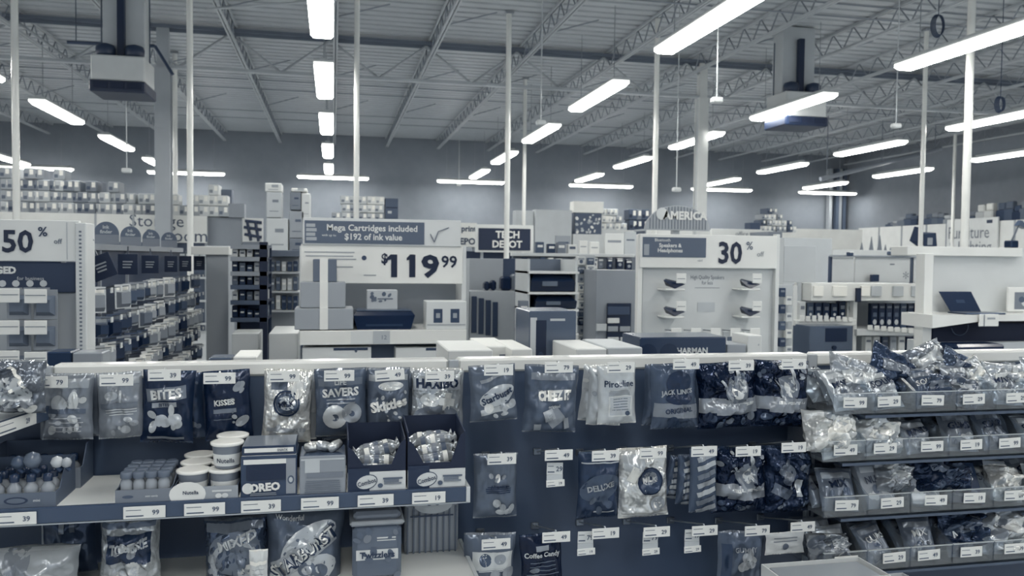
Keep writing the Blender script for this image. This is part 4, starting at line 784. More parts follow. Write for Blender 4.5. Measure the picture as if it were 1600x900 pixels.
# ---- ink price display
Y2 = 6.2; t = thing('ink_display', 'white end display with 119 99 price board and banner', 'display stand', (0, Y2, 0))
part('side_post', 468, 384, 473, 560, Y2, .4, .8, 'paint', t, 0, y0=Y2); part('side_post', 721, 384, 728, 560, Y2, .4, .8, 'paint', t, 0, y0=Y2)
part('back_panel', 470, 440, 722, 560, Y2+.3, .05, .56, 'card', t, 0, y0=Y2)
bn = part('banner', 473, 342, 720, 384, Y2-.02, .03, .8, 'card', t, y0=Y2)
m = MB(); x0, z0, x1, z1 = RECT(476, 346, 663, 381, Y2-.02); m.box(x0, -.024, z0, x1, -.0205, z1, M(.36, 'card')); xm = (x0+x1)/2; hz = z1-z0
wl = M(.84, 'print'); c1 = atY(582, 358, Y2); c2 = atY(575, 371, Y2); m.text('Mega Cartridges included', c1.x, -.026, c1.z, .062, wl, .02, maxw=.72); m.text('$192 of ink value', c2.x+.04, -.026, c2.z, .055, wl, .02, maxw=.42); c = atY(514, 368, Y2); m.text('with up to', c.x, -.026, c.z, .022, wl)
for q in range(4): c = atY(485, 352+7*q, Y2); m.box(c.x-.03, -.025, c.z-.012, c.x+.035+.01*(q % 2), -.0241, c.z+.012, M(.66, 'print'))
c = atY(680, 370, Y2); m.path([(c.x-.04, -.025, c.z+.02), (c.x-.01, -.025, c.z-.04), (c.x+.02, -.025, c.z+.04), (c.x+.1, -.025, c.z+.07)], .004, M(.4, 'print'), 4)
m.build('lettering', bn)
pb = part('price_board', 470, 383, 723, 443, Y2-.01, .02, .88, 'card', t, y0=Y2)
m = MB(); dk = M(.05, 'print'); hh = atY(660, 397, Y2).z-atY(660, 434, Y2).z
c = atY(601, 405, Y2-.02); m.text('$', c.x, -.014, c.z, hh*.5, dk, .03, sx=.9)
c = atY(649, 416, Y2-.02); m.text('119', c.x, -.014, c.z, hh, dk, .035, maxw=.4, sx=1.2); 
for px in (614.5, 645.5):
    q_ = [atY(px-10, 407, Y2-.02), atY(px-10, 403, Y2-.02), atY(px-4, 397.5, Y2-.02), atY(px+1, 397.5, Y2-.02), atY(px+1, 404, Y2-.02)]; m.prism([(v.x, v.z) for v in q_], -.0145, -.0135, dk)
c = atY(702, 409, Y2-.02); m.text('99', c.x, -.014, c.z, hh*.52, dk, .02, maxw=.14)
for q, (px, py, w_) in enumerate([(515, 394, .36), (515, 400, .34), (535, 405, .2), (530, 417, .2), (578, 430, .09)]): c = atY(px, py, Y2-.02); m.box(c.x-w_/2, -.0125, c.z-.004, c.x+w_/2, -.0112, c.z+.004, M(.6, 'print'))
c = atY(569, 403, Y2-.02); m.tube((c.x, -.013, c.z), (c.x, -.011, c.z), .018, M(.25, 'print'), 14); m.build('lettering', pb)
sf = part('shelf', 468, 516, 729, 538, Y2-.28, .62, .86, 'gloss', t, y0=Y2)
m = MB(); c = atY(596, 527, Y2-.28); m.box(c.x-.06, -.283, c.z-.045, c.x+.06, -.281, c.z+.045, M(.68, 'card')); m.text('12', c.x+.02, -.285, c.z, .03, M(.4, 'print')); c = atY(565, 527, Y2-.28); m.box(c.x-.075, -.2825, c.z-.045, c.x+.075, -.281, c.z+.045, M(.78, 'card')); m.build('price_tag', sf)
part('base', 470, 538, 727, 560, Y2-.1, .45, .3, 'paint', t, 0, y0=Y2)
zs_ = RECT(468, 516, 729, 538, Y2-.28)[3]
def gift(px0, py0, px1, py1, Y, d, lb, tt=.6):
    x0, z0, x1, z1 = RECT(px0, py0, px1, py1, Y); o = thing('gift_box', lb, 'box', ((x0+x1)/2, Y, z0)); w_ = (x1-x0)/2
    m = MB(); m.box(-w_, 0, 0, w_, d, z1-z0, M(tt, 'card'), .004); m.build('body', o); m = MB(); cx = atY(506, (py0+py1)/2, Y).x-(x0+x1)/2; m.box(cx-.028, -.004, -.0, cx+.028, d+.004, z1-z0+.004, M(.9, 'card')); m.build('ribbon', o); return z1
z = RECT(460, 482, 552, 516, Y2-.24)[1]
gift(460, 482, 552, 515, Y2-.27, .3, 'wide grey gift box with white ribbon, bottom of the stack of three'); gift(469, 441, 540, 481, Y2-.26, .28, 'grey gift box with white ribbon, middle of the stack of three'); gift(489, 405, 526, 440.5, Y2-.25, .22, 'small dark grey gift box with white ribbon topping the stack', .42)
x0, z0, x1, z1 = RECT(552, 487, 648, 515, Y2-.2); o = thing('desktop_printer', 'wide black desktop printer on the ink display shelf', 'printer', ((x0+x1)/2, Y2-.22, z0)); w_ = (x1-x0)/2; h_ = z1-z0
m = MB(); m.hull([(-w_+.03, 0, 0), (w_-.03, 0, 0), (-w_, 0, h_*.8), (w_, 0, h_*.8), (-w_+.02, .02, h_), (w_-.02, .02, h_), (-w_, .3, 0), (w_, .3, 0), (-w_, .3, h_), (w_, .3, h_)], M(.08, 'gloss')); m.build('body', o)
m = MB(); m.box(-w_*.9, .03, h_, w_*.9, .28, h_+.012, M(.3, 'gloss'), .004); m.build('lid', o); m = MB(); m.box(-w_*.6, -.004, h_*.2, w_*.6, 0, h_*.32, M(.2, 'gloss')); m.build('paper_slot', o)
solid('ink_box', 'pale patterned ink box standing on the black desktop printer', 'box', 573, 453, 621, 484, Y2-.05, .1, .74, 'card', ops=[('blobs', 10, -.8, -.3, .8, .7, .04, .08, .25, .5), ('rect', .2, .1, .5, .04, .4)], seed=4)
solid('card_dispenser', 'white carton with two dark squares at the right of shelf', 'box', 666, 471, 729, 515, Y2-.26, .2, .82, 'card', ops=[('rect', -.42, -.02, .22, .34, .25), ('rect', .42, -.02, .22, .34, .25), ('rect', -.42, .0, .1, .12, .6), ('rect', .42, .0, .1, .12, .6), ('rect', 0, -.65, .95, .02, .6)])
solid('printer_carton', 'white printer carton under the ink display shelf, left one', 'box', 472, 543, 580, 580, Y2-.26, .15, .8, 'card', ops=[('rect', .4, .86, .5, .04, .2), ('ell', .55, .72, .02, .03, .3)]); solid('printer_carton', 'white printer carton under the ink display shelf, right one', 'box', 618, 543, 722, 580, Y2-.26, .15, .78, 'card', ops=[('rect', .4, .86, .5, .04, .2)])
# ---- boxes just behind the rail in the middle
Yk = 2.85; zk = .95
m = MB(); a = atY(700, 560, Yk).x; b = atY(1010, 560, Yk).x; m.box(a-.1, Yk-.05, 0, b+.1, Yk+.75, zk, M(.4, 'paint'), .01); tag(m.build('low_table'), 'low grey table behind the rack carrying flat white boxes', 'table')
for px0, px1, pt, dy, tt, lb in [(700, 770, 547, 0, .84, 'white flat box with dark end, behind the centre upright'), (756, 800, 541, .22, .86, 'tilted pale flat box between the white boxes'), (800, 832, 545, .1, .86, 'narrow white flat box left of the box with black front'), (900, 948, 545, .1, .84, 'white flat box right of the black fronted box'), (950, 1004, 543, .1, .72, 'pale grey flat box left of the dark speaker carton')]:
    x0, z0, x1, z1 = RECT(px0, pt, px1, pt+12, Yk+dy); m = MB(); m.box(-(x1-x0)/2, 0, 0, (x1-x0)/2, .34, z1-zk-.001, M(tt, 'card'), .004); m.box((x1-x0)*.05, -.002, (z1-zk)*.2, (x1-x0)*.4, 0, (z1-zk)*.85, M(.15 if dy == 0 else .5, 'print'))
    tag(m.build('flat_box', None, ((x0+x1)/2, Yk+dy, zk+.001)), lb, 'box')
x0, z0, x1, z1 = RECT(827, 486, 900, 548, 3.3)
m = MB(); w_ = (x1-x0)/2; zz = zk+.001; m.box(-w_, 0, 0, w_, .26, z1-zz, M(.36, 'gloss'), .003)
decor(m, flatS(-w_, w_, 0, z1-zz, 0), 2*w_, z1-zz, [('rect', -.82, .35, .14, .8, .76), ('rect', -.5, .22, .22, .9, .1), ('ell', -.5, -.12, .06, .08, .25), ('rect', .2, .78, .32, .05, .7), ('rect', .72, .05, .26, .08, .72), ('rect', .1, -.3, .8, .06, .06), ('rect', -.1, -.62, .9, .2, .84)], 1, 'print', .001)
tag(m.build('product_carton', None, ((x0+x1)/2, 3.3, zz)), 'dark grey carton with black stripe and white foot behind the rail', 'box')
# ---- printers on shelves
Yp = 7.0; t = thing('printer_shelving', 'white shelving carrying black printers at the centre', 'shelf unit', (0, Yp, 0))
x0, z0, x1, z1 = RECT(824, 405, 902, 548, Yp)
for xx in (x0, x1-.02): m = MB(); m.box(xx, 0, 0, xx+.02, .5, z1, M(.75, 'paint')); m.build('side_frame', t)
for py in (424, 456, 483, 520): c = atY(860, py, Yp); m = MB(); m.box(x0, -.05, c.z-.02, x1, .5, c.z, M(.84, 'gloss')); m.build('shelf', t)
m = MB(); m.box(x0, .5, 0, x1, .52, z1, M(.4, 'paint')); m.build('back_panel', t)
for i, (pa, pb, ya, yb_) in enumerate([(829, 897, 429, 455), (836, 900, 463, 482), (834, 895, 489, 518)]):
    a0, b0, a1, b1 = RECT(pa, ya, pb, yb_, Yp); o = thing('desktop_printer', 'black rounded desktop printer on the %s shelf at the centre' % ORD[i], 'printer', ((a0+a1)/2, Yp-.0, b0)); w_ = (a1-a0)/2; h_ = b1-b0
    m = MB(); m.hull([(-w_, .0, 0), (w_, .0, 0), (-w_, -.03, h_*.6), (w_, -.03, h_*.6), (-w_*.8, .04, h_), (w_*.8, .04, h_), (-w_, .35, 0), (w_, .35, 0), (-w_*.9, .35, h_), (w_*.9, .35, h_)], M(.08, 'gloss')); m.build('body', o)
    m = MB(); m.box(-w_*.5, -.034, h_*.3, w_*.2, -.01, h_*.6, M(.4, 'gloss'), .004); m.build('control_panel', o); m = MB(); m.hull([(-w_*.85, .05, h_), (w_*.85, .05, h_), (-w_*.8, .3, h_+.03), (w_*.8, .3, h_+.03), (-w_*.85, .3, h_), (w_*.85, .3, h_)], M(.45, 'gloss')); m.build('lid', o)
# grey cabinet with dark ribs, 730-805
Yq = 8.0; t = thing('file_cabinet', 'pale cabinet with dark ribbed side by the ink display', 'cabinet', (0, Yq, 0))
part('body', 733, 455, 828, 560, Yq, .8, .68, 'paint', t, 0, y0=Yq); 
for k in range(4): part('dark_rib', 737+11*k, 463+3*k, 745+11*k, 520+2*k, Yq-.02, .02, .2, 'paint', t, y0=Yq)
part('upper_panel', 732, 404, 786, 454, Yq+.3, .04, .64, 'paint', t, y0=Yq); part('dark_upper', 786, 404, 806, 454, Yq+.32, .04, .25, 'paint', t, y0=Yq); part('frame_post', 728, 404, 733, 545, Yq-.05, .1, .72, 'paint', t, 0, y0=Yq)
for q, (pa, pb, pt, tt) in enumerate([(757, 766, 440, .08), (767, 776, 438, .06), (783, 800, 432, .1), (800, 812, 428, .5)]): solid('desk_item', ['dark canister', 'second dark canister', 'dark square bin', 'grey narrow canister'][q]+' on the pale cabinet', 'canister', pa, pt, pb, 454, Yq+.05, .12, tt, 'gloss', .02)
# ---- gondola end with dark window
Yg2 = 7.4; t = thing('gondola_end', 'grey gondola end with dark product window left of the 30 percent stand', 'display stand', (0, Yg2, 0))
part('panel', 931, 422, 994, 560, Yg2, .4, .58, 'paint', t, 0, y0=Yg2); part('window', 949, 474, 986, 538, Yg2-.03, .03, .1, 'gloss', t, y0=Yg2)
for q, (pa, pb, ya, yb_, tt) in enumerate([(950, 984, 479, 492, .25), (950, 968, 497, 505, .85), (950, 966, 510, 518, .6), (969, 985, 510, 518, .6), (950, 967, 527, 535, .8), (970, 986, 527, 535, .8), (932, 948, 506, 517, .75)]): part('price_card', pa, ya, pb, yb_, Yg2-.05, .02, tt, 'card', t, y0=Yg2)
# ---- small electronics hung in the centre
Ye = 9.0; rnd = random.Random(17)
t = thing('electronics_wall', 'pale peg wall crowded with small hanging electronics at the centre', 'display rack', (0, Ye, 0))
part('back_panel', 800, 398, 992, 560, Ye+.3, .05, .5, 'paint', t, 0, y0=Ye); part('top_rail', 800, 396, 992, 401, Ye+.2, .1, .78, 'paint', t, y0=Ye)
for r in range(5):
    for q in range(14):
        px = 802+13.4*q+rnd.uniform(-2, 2); py = 404+r*24+rnd.uniform(-2, 2)
        if 930 < px+10 and r > 1: continue
        tt = rnd.choice([.1, .25, .5, .8, .86, .9])
        solid('hanging_gadget', 'hanging gadget pack, %s from left, %s row of centre peg wall' % (ORD[q], ORD[r]), 'gadget', px, py, px+rnd.uniform(7, 11), py+rnd.uniform(14, 20), Ye+.1+rnd.uniform(0, .12), .06, tt, 'gloss', .004, ops=[('rect', 0, .6, .8, .3, .9 if tt < .6 else .4), ('ell', 0, -.2, .25, .25, .15 if tt > .5 else .6)], group='gadgets on the centre peg wall')
# ---- 30 percent stand
Y3 = 5.7; t = thing('promotion_stand', 'white pegboard stand with 30 percent off header and four devices', 'display stand', (0, Y3, 0))
part('side_post', 996, 366, 1003, 560, Y3-.02, .05, .86, 'paint', t, 0, y0=Y3); part('side_post', 1211, 366, 1217, 560, Y3-.02, .05, .84, 'paint', t, 0, y0=Y3)
part('pegboard', 1003, 418, 1211, 560, Y3+.02, .03, .78, 'card', t, 0, y0=Y3)
hd = part('header_panel', 1000, 367, 1214, 419, Y3-.03, .05, .88, 'card', t, y0=Y3)
m = MB(); x0, z0, x1, z1 = RECT(1004, 371, 1103, 402, Y3-.03); m.box(x0, -.033, z0, x1, -.031, z1, M(.36, 'card')); c = atY(1043, 386, Y3-.03); m.text('Speakers &\nHeadphones', c.x+.02, -.035, c.z-.01, .075, wl, .03, maxw=.24); c = atY(1035, 375, Y3-.03); m.text('Bluetooth', c.x, -.035, c.z, .022, wl, .01)
c = atY(1008, 390, Y3-.03); m.box(c.x-.01, -.034, c.z-.04, c.x+.03, -.033, c.z+.04, M(.6, 'print'))
hh = atY(1140, 378, Y3).z-atY(1140, 413, Y3).z; c = atY(1141, 395, Y3-.03); m.text('30', c.x, -.034, c.z, hh, dk, .025, sx=.9); c = atY(1171, 384, Y3-.03); m.text('%', c.x, -.034, c.z, hh*.36, M(.3, 'print'), .01); c = atY(1188, 397, Y3-.03); m.text('off', c.x, -.034, c.z, hh*.22, M(.5, 'print'))
c = atY(1093, 407, Y3-.03); m.text('valid', c.x, -.034, c.z, .016, M(.4, 'print')); m.build('lettering', hd)
m = MB(); c = atY(1107, 440, Y3); m.text('High Quality Speakers\nfor less', c.x, .018, c.z+.012, .07, M(.45, 'print'), .0, maxw=.27); m.box(c.x-.1, .0185, c.z-.05, c.x+.1, .0195, c.z-.045, M(.6, 'print')); c = atY(1105, 480, Y3); m.box(c.x-.07, .0175, c.z-.035, c.x+.07, .0198, c.z+.035, M(.7, 'print')); m.build('lettering', [o for o in t.children if o.name.startswith('pegboard')][0])
for i, (px, py) in enumerate([(1052, 442), (1170, 442), (1052, 485), (1170, 485)]):
    c = atY(px, py, Y3-.1); o = thing('display_device', 'dark device on a pegboard bracket, %s %s, with white tag' % (['upper', 'lower'][i//2], ['left', 'right'][i % 2]), 'speaker', (c.x, Y3+.02, c.z))
    m = MB(); m.box(-.075, -.16, -.055, .075, -.0, -.042, M(.9, 'gloss'), .004); m.build('bracket', o)
    m = MB(); m.hull([(-.085, -.14, .02), (-.05, -.1, -.02), (.0, -.15, -.042), (.05, -.1, -.03), (.085, -.14, -.01), (0, -.06, .02), (-.05, -.1, .03), (.05, -.1, .01), (0, -.12, .015)], M(.06, 'gloss')); m.build('speaker_body', o)
    m = MB(); m.box(.0, -.175, .0, .075, -.17, .07, M(.88, 'card'), .002); m.box(.008, -.1765, .03, .067, -.175, .034, M(.5, 'print')); m.build('price_tag', o)
for i in range(5):
    c = atY(1051+30.5*i, 518, Y3-.12); o = thing('peg_hook', 'peg hook with white tag, %s along the foot of the 30 percent board' % ORD[i], 'peg hook', (c.x, Y3+.02, c.z)); m = MB(); m.path([(0, 0, 0), (0, -.2, .01)], .004, M(.5, 'metal'), 5); m.build('wire', o); m = MB(); m.box(-.04, -.206, -.03, .04, -.2, .03, M(.86, 'card'), .002); m.build('price_tag', o)
    if i > 2:
        m = MB(); m.box(-.05, -.02, -.16, .05, .02, 0, M(.72, 'card'), .004); m.box(-.03, -.022, -.1, .03, -.02, -.04, M(.35, 'print')); tag(m.build('hanging_pack', None, (c.x, Y3-.1, c.z)), '%s pale pack hanging at the foot of the 30 percent board' % ['left', 'right'][i-3], 'pack')
# domed topper
c = atY(1059, 360, Y3+.5); r_ = (atY(1110, 360, Y3+.5).x-atY(1009, 360, Y3+.5).x)/2
o = thing('domed_sign', 'ribbed pale domed sign standing behind the 30 percent header', 'sign', (c.x, Y3+.5, 0)); zc_ = c.z
m = MB(); m.prism([(r_*math.cos(a*PI/24), zc_+r_*.72*math.sin(a*PI/24)) for a in range(25)], 0, .03, M(.62, 'card'))
for k in range(-9, 10): xx = k*r_/10.5; hh_ = r_*.72*math.sqrt(1-(xx/r_)**2); m.box(xx-.004, -.004, zc_+.01, xx+.004, .0, zc_+hh_-.008, M(.5, 'card'))
m.text('AMERICA', .06, -.006, zc_+.12, .07, M(.88, 'print'), .04, maxw=.5); m.tube((-r_*.5, -.006, zc_+.13), (-r_*.5, -.004, zc_+.13), .05, M(.8, 'print'), 14); m.build('dome', o)
m = MB(); m.box(-.03, .03, 0, .03, .07, zc_+.06, M(.7, 'paint')); m.build('post', o)
# speaker carton
x0, z0, x1, z1 = RECT(1000, 527, 1135, 555, 4.4); zb = .8
o = MB(); w_ = (x1-x0)/2; o.box(-w_, 0, zb, w_, .3, z1, M(.2, 'gloss'), .006); o.text('HARMAN', w_*.2, -.002, (z1+.86)/2+.02, .035, M(.8, 'print'), .04)
for k in range(2): o.tube((-w_*.82+k*.13, -.004, z1-.09), (-w_*.82+k*.13, -.001, z1-.09), .055, M(.12, 'gloss'), 18); o.tube((-w_*.82+k*.13, -.006, z1-.12), (-w_*.82+k*.13, -.004, z1-.12), .02, M(.5, 'gloss'), 12)
o.box(-w_+.004, .004, z1, w_-.004, .296, z1+.001, M(.45, 'gloss')); tag(o.build('speaker_carton', None, ((x0+x1)/2, 4.4, 0)), 'long dark speaker carton behind the rail below 30 percent stand', 'box')
solid('low_table', 'low grey table under the dark speaker carton', 'table', 996, 590, 1216, 600, 4.35, .6, .4, zmin=0); bpy.data.objects['low_table.002'].scale.z = .8/RECT(996, 590, 1216, 600, 4.35)[3]
solid('product_carton', 'pale grey carton right of the dark speaker carton', 'box', 1136, 538, 1166, 560, 4.42, .2, .6, 'card', zmin=.8); solid('product_carton', 'white narrow carton at the right foot of 30 percent stand', 'box', 1168, 524, 1190, 560, 4.42, .2, .84, 'card', zmin=.8, ops=[('blobs', 6, -.8, -.5, .8, .9, .06, .12, .5, .75)])
# ================================================================ RIGHT OF THE 30 PERCENT STAND
Y4 = 6.9
solid('blank_sign', 'blank pale grey sign panel right of the 30 percent stand', 'sign', 1225, 384, 1275, 441, Y4+.1, .02, .7, 'card')
solid('sign_post', 'thin post carrying the blank pale grey sign', 'post', 1246, 441, 1252, 560, Y4+.1, .03, .7, zmin=0)
t = thing('phone_display', 'white phone display shelving right of the 30 percent stand', 'display stand', (0, Y4, 0))
part('back_panel', 1241, 445, 1446, 560, Y4+.35, .04, .6, 'paint', t, 0, y0=Y4)
for px in (1239, 1333, 1440): part('post', px, 446, px+6, 560, Y4-.02, .06, .84, 'paint', t, 0, y0=Y4)
part('shelf', 1243, 500, 1338, 509, Y4-.06, .4, .86, 'gloss', t, y0=Y4); part('shelf', 1339, 514, 1445, 524, Y4-.06, .4, .8, 'gloss', t, y0=Y4)
hd = part('pale_header', 1268, 443, 1445, 470, Y4-.05, .3, .9, 'gloss', t, y0=Y4)  # plain near-white gloss header box
for i, (pa, pb, tt) in enumerate([(1272, 1287, .95), (1302, 1324, .97), (1346, 1360, .95), (1362, 1378, .7), (1396, 1412, .72), (1425, 1442, .74)]): part('header_card', pa, 447, pb, 463, Y4-.07, .02, tt, 'gloss', t, y0=Y4)
part('dark_divider', 1339, 450, 1346, 472, Y4-.08, .03, .1, 'paint', t, y0=Y4)
rnd = random.Random(21)
for i in range(7):
    px = 1249+12.5*i; solid('phone_pack', 'phone pack, %s from left on upper left phone shelf' % ORD[i], 'phone pack', px, 470+rnd.randint(0, 4), px+10, 499, Y4+.05, .06, rnd.choice([.12, .16, .3, .8]), 'gloss', ops=[('rect', 0, .3, .6, .5, .5), ('ell', 0, -.4, .2, .2, .8)])
for i in range(7):
    px = 1362+11.3*i; solid('phone_pack', 'dark phone pack, %s from left on upper right phone shelf' % ORD[i], 'phone pack', px, 474, px+9.6, 513, Y4+.05, .06, rnd.choice([.1, .16, .24]), 'gloss', ops=[('rect', 0, .7, .7, .3, .5), ('ell', 0, -.5, .3, .4, .7), ('rect', 0, .1, .6, .6, .3)], zmin=None)
for i in range(7):
    px = 1352+13*i; solid('phone_pack', 'phone pack, %s from left on lower right phone shelf' % ORD[i], 'phone pack', px, 526, px+10, 560, Y4+.02, .06, rnd.choice([.14, .2, .6, .84]), 'gloss', ops=[('rect', 0, .6, .7, .3, .5), ('ell', 0, -.3, .25, .4, .75)])
for i in range(9):
    px = 1250+9.5*i; solid('price_card', 'small white price card, %s from left above the boxed appliance' % ORD[i], 'price card', px, 493+rnd.randint(0, 3), px+7, 503, Y4-.08, .01, .9, 'card')
for i in range(8):
    px = 1356+10.6*i; solid('price_card', 'small white price card, %s from left under the dark phone packs' % ORD[i], 'price card', px, 508+i*.8, px+8, 516+i*.8, Y4-.08, .01, .88, 'card')
x0, z0, x1, z1 = RECT(1248, 507, 1314, 560, Y4-.12); t = thing('boxed_appliance', 'grey boxed appliance with dark screen on low shelf at right', 'appliance', ((x0+x1)/2, Y4-.3, z0)); w_ = (x1-x0)/2; h_ = z1-z0
m = MB(); m.box(-w_, 0, 0, w_, .3, h_, M(.36, 'gloss'), .006); m.build('body', t); m = MB(); m.box(-w_*.3, -.004, h_*.55, w_*.7, 0, h_*.94, M(.1, 'gloss')); m.build('screen', t); m = MB(); m.hull([(-w_, -.03, 0), (w_, -.03, 0), (-w_*.9, -.02, h_*.24), (w_*.8, -.02, h_*.14), (-w_, -.001, 0), (w_, -.001, 0), (-w_*.9, -.001, h_*.25), (w_*.8, -.001, h_*.15)], M(.1, 'gloss')); m.build('base', t); m = MB(); m.tube((w_*.1, -.02, h_*.38), (w_*.1, 0, h_*.38), .02, M(.1, 'gloss'), 12); m.build('knob', t)
solid('low_plinth', 'white plinth below the boxed appliance', 'plinth', 1243, 580, 1345, 590, Y4-.32, .34, .8, zmin=0); o = bpy.data.objects['low_plinth']; o.scale.z = max(.1, z0-.002)/RECT(1243, 580, 1345, 590, Y4-.32)[3]
for q in range(4): solid('boxed_product', 'thin dark box, %s of the stack beside the boxed appliance' % ORD[q], 'box', 1314, 512+9*q, 1332, 520+9*q, Y4-.1, .1, (.2, .5, .14, .12)[q], 'gloss')
# narrow column of accessories
t = thing('accessory_column', 'narrow white column of dark accessories beside the 30 percent stand', 'display stand', (0, Y4-.5, 0)); part('post', 1217, 445, 1238, 560, Y4-.3, .05, .74, 'paint', t, 0, y0=Y4-.5)
for q in range(8): solid('accessory_pack', 'accessory pack, %s from the top of the narrow column' % ORD[q], 'accessory', 1218+(q % 2)*10, 450+13*q, 1228+(q % 2)*10, 464+13*q, Y4-.36, .04, (.2, .84, .14, .8, .3, .86, .16, .78)[q], 'gloss', ops=[('rect', 0, .3, .6, .3, .5)])
# white framed boards above
Y5 = 8.6; t = thing('whiteboard_display', 'row of white boards with dark lower rails above the phones', 'display stand', (0, Y5, 0))
for i, (pa, pb, ya, yb_) in enumerate([(1300, 1333, 402, 441), (1336, 1422, 402, 441), (1426, 1446, 402, 445)]): b_ = part('white_board', pa, ya, pb, yb_, Y5, .03, .84, 'gloss', t, y0=Y5)
m = MB(); c = atY(1394, 413, Y5); m.box(c.x-.03, -.004, c.z-.008, c.x+.03, -.001, c.z+.008, M(.5, 'print')); c = atY(1415, 430, Y5); m.text('*', c.x, -.004, c.z, .09, M(.5, 'print')); m.build('printed_marks', t)
for pa, pb, py in ((1298, 1444, 442), (1300, 1446, 399)): part('rail', pa, py, pb, py+3, Y5-.05, .06, .2 if py > 420 else .6, 'paint', t, y0=Y5)
part('frame', 1296, 400, 1299, 560, Y5, .05, .2, 'paint', t, 0, y0=Y5); part('frame', 1423, 400, 1426, 560, Y5, .05, .3, 'paint', t, 0, y0=Y5)
solid('hole_punch', 'small dark object with white foot on the white boards rail', 'office tool', 1363, 429, 1374, 440, Y5-.1, .05, .12, 'gloss')
solid('desk_phone', 'dark desk device lying on top of the white boards', 'device', 1398, 393, 1427, 399, Y5-.1, .15, .34, 'gloss', .01)
solid('pen_cup', 'small dark cup on top of the white boards', 'cup', 1327, 394, 1334, 400, Y5-.1, .06, .25, 'gloss')
# laptop case
Y6 = 5.6; t = thing('laptop_display', 'large white display wall with curved counter at the right edge', 'display stand', (0, Y6, 0))
part('back_panel', 1455, 398, 1700, 498, Y6+.15, .05, .82, 'paint', t, y0=Y6); part('top_fascia', 1418, 386, 1598, 400, Y6+.1, .2, .9, 'gloss', t, y0=Y6); part('side_post', 1443, 396, 1457, 560, Y6-.05, .1, .88, 'gloss', t, 0, y0=Y6)
part('recess', 1458, 505, 1700, 536, Y6-.05, .2, .02, 'matte', t, y0=Y6); part('lower_panel', 1458, 534, 1700, 560, Y6-.1, .3, .74, 'paint', t, 0, y0=Y6)
a = atY(1457, 500, Y6-.2); b = atY(1700, 500, Y6-.2); zc1 = atY(1560, 491, Y6-.2).z; m = MB()
out = []; L = b.x-a.x; zt = atY(1530, 491, Y6-.2).z
for k in range(13): out.append((a.x+L*k/12, zt-.005))
for k in range(12, -1, -1): out.append((a.x+L*k/12, zt-.005-.1+.055*min(1, k/4.0)))
m.prism(out, -.2, .15, M(.86, 'gloss')); m.build('curved_counter', t)
m = MB(); c = atY(1499, 514, Y6-.06)
for k in range(20): 
    a0 = PI*(k/20)-.2; a1 = PI*((k+1)/20)-.2; m.tube((c.x+.075*math.cos(a0), -.065, c.z-.07*math.sin(a0)+.02), (c.x+.075*math.cos(a1), -.065, c.z-.07*math.sin(a1)+.02), .003, M(.3, 'gloss'), 5)
m.build('cable_loop', t)
c = atY(1522, 493, Y6-.1); o = thing('laptop', 'open dark laptop standing on the white curved counter', 'laptop', (c.x+.0, Y6-.08, zt-.004)); x0, z0, x1, z1 = RECT(1492, 458, 1545, 491, Y6-.05); w_ = (x1-x0)/2
m = MB(); m.box(-w_*.9, -.1, 0, w_*1.4, .1, .01, M(.22, 'metal'), .003); m.build('keyboard_base', o)
m = MB(); h_ = z1-z0; m.hull([(-w_*.7, .1, .01), (w_*1.1, .1, .01), (-w_*1.1, .16, h_), (w_*.8, .16, h_), (-w_*.7, .106, .01), (w_*1.1, .106, .01), (-w_*1.1, .168, h_), (w_*.8, .168, h_)], M(.12, 'gloss')); m.build('screen', o)
m = MB(); m.hull([(-w_*.2, .125, h_*.4), (w_*.3, .125, h_*.4), (-w_*.25, .138, h_*.62), (w_*.25, .138, h_*.62), (-w_*.2, .122, h_*.4), (w_*.3, .122, h_*.4), (-w_*.25, .135, h_*.62), (w_*.25, .135, h_*.62)], M(.25, 'gloss')); m.build('screen_picture', o)
solid('price_card', 'white price card hanging in front of the laptop counter', 'price card', 1530, 491, 1561, 510, Y6-.22, .01, .86, 'card', ops=[('rect', -.5, 0, .05, .5, .5), ('rect', .2, .3, .4, .08, .6)])
solid('picture_card', 'white framed card with dark picture at the right edge', 'sign', 1575, 449, 1625, 487, Y6+.05, .02, .9, 'card', ops=[('rect', -.1, -.1, .5, .45, .5), ('ell', .1, -.15, .14, .14, .8), ('ell', -.15, .0, .1, .08, .3)])
solid('dark_tray', 'black flat tray low on the display wall at right', 'tray', 1494, 538, 1572, 552, Y6-.3, .2, .06, 'gloss', .02)
# ================================================================ FAR BACKGROUND
def shelf_run(name, label, px0, px1, Y, ztop, d=.9, t=.7, zsplit=None, t2=.3):
    a = atY(px0, 400, Y).x; b = atY(px1, 400, Y).x; o = thing(name, label, 'shelf unit', ((a+b)/2, Y, 0)); w_ = (b-a)/2
    m = MB(); m.box(-w_, .05, 0, w_, d, ztop-.05, M(t2, 'paint')); m.build('carcass', o)
    n = max(1, round(2*w_/1.22))
    for k in range(n+1): m = MB(); xx = -w_+2*w_*k/n; m.box(xx-.025, 0, 0, xx+.025, .06, ztop, M(.6, 'paint')); m.build('upright', o)
    for z in [.15, .6, 1.05, 1.5]:
        if z < ztop-.4: m = MB(); m.box(-w_, -.02, z-.03, w_, .05, z+.01, M(.75, 'paint')); m.build('shelf', o)
    m = MB(); m.box(-w_-.02, -.03, (zsplit or ztop-.5), w_+.02, .05, ztop, M(t, 'card')); m.build('fascia', o)
    m = MB(); m.box(-w_, .0, ztop-.05, w_, d, ztop, M(.7, 'paint')); m.build('top_deck', o)
    return o
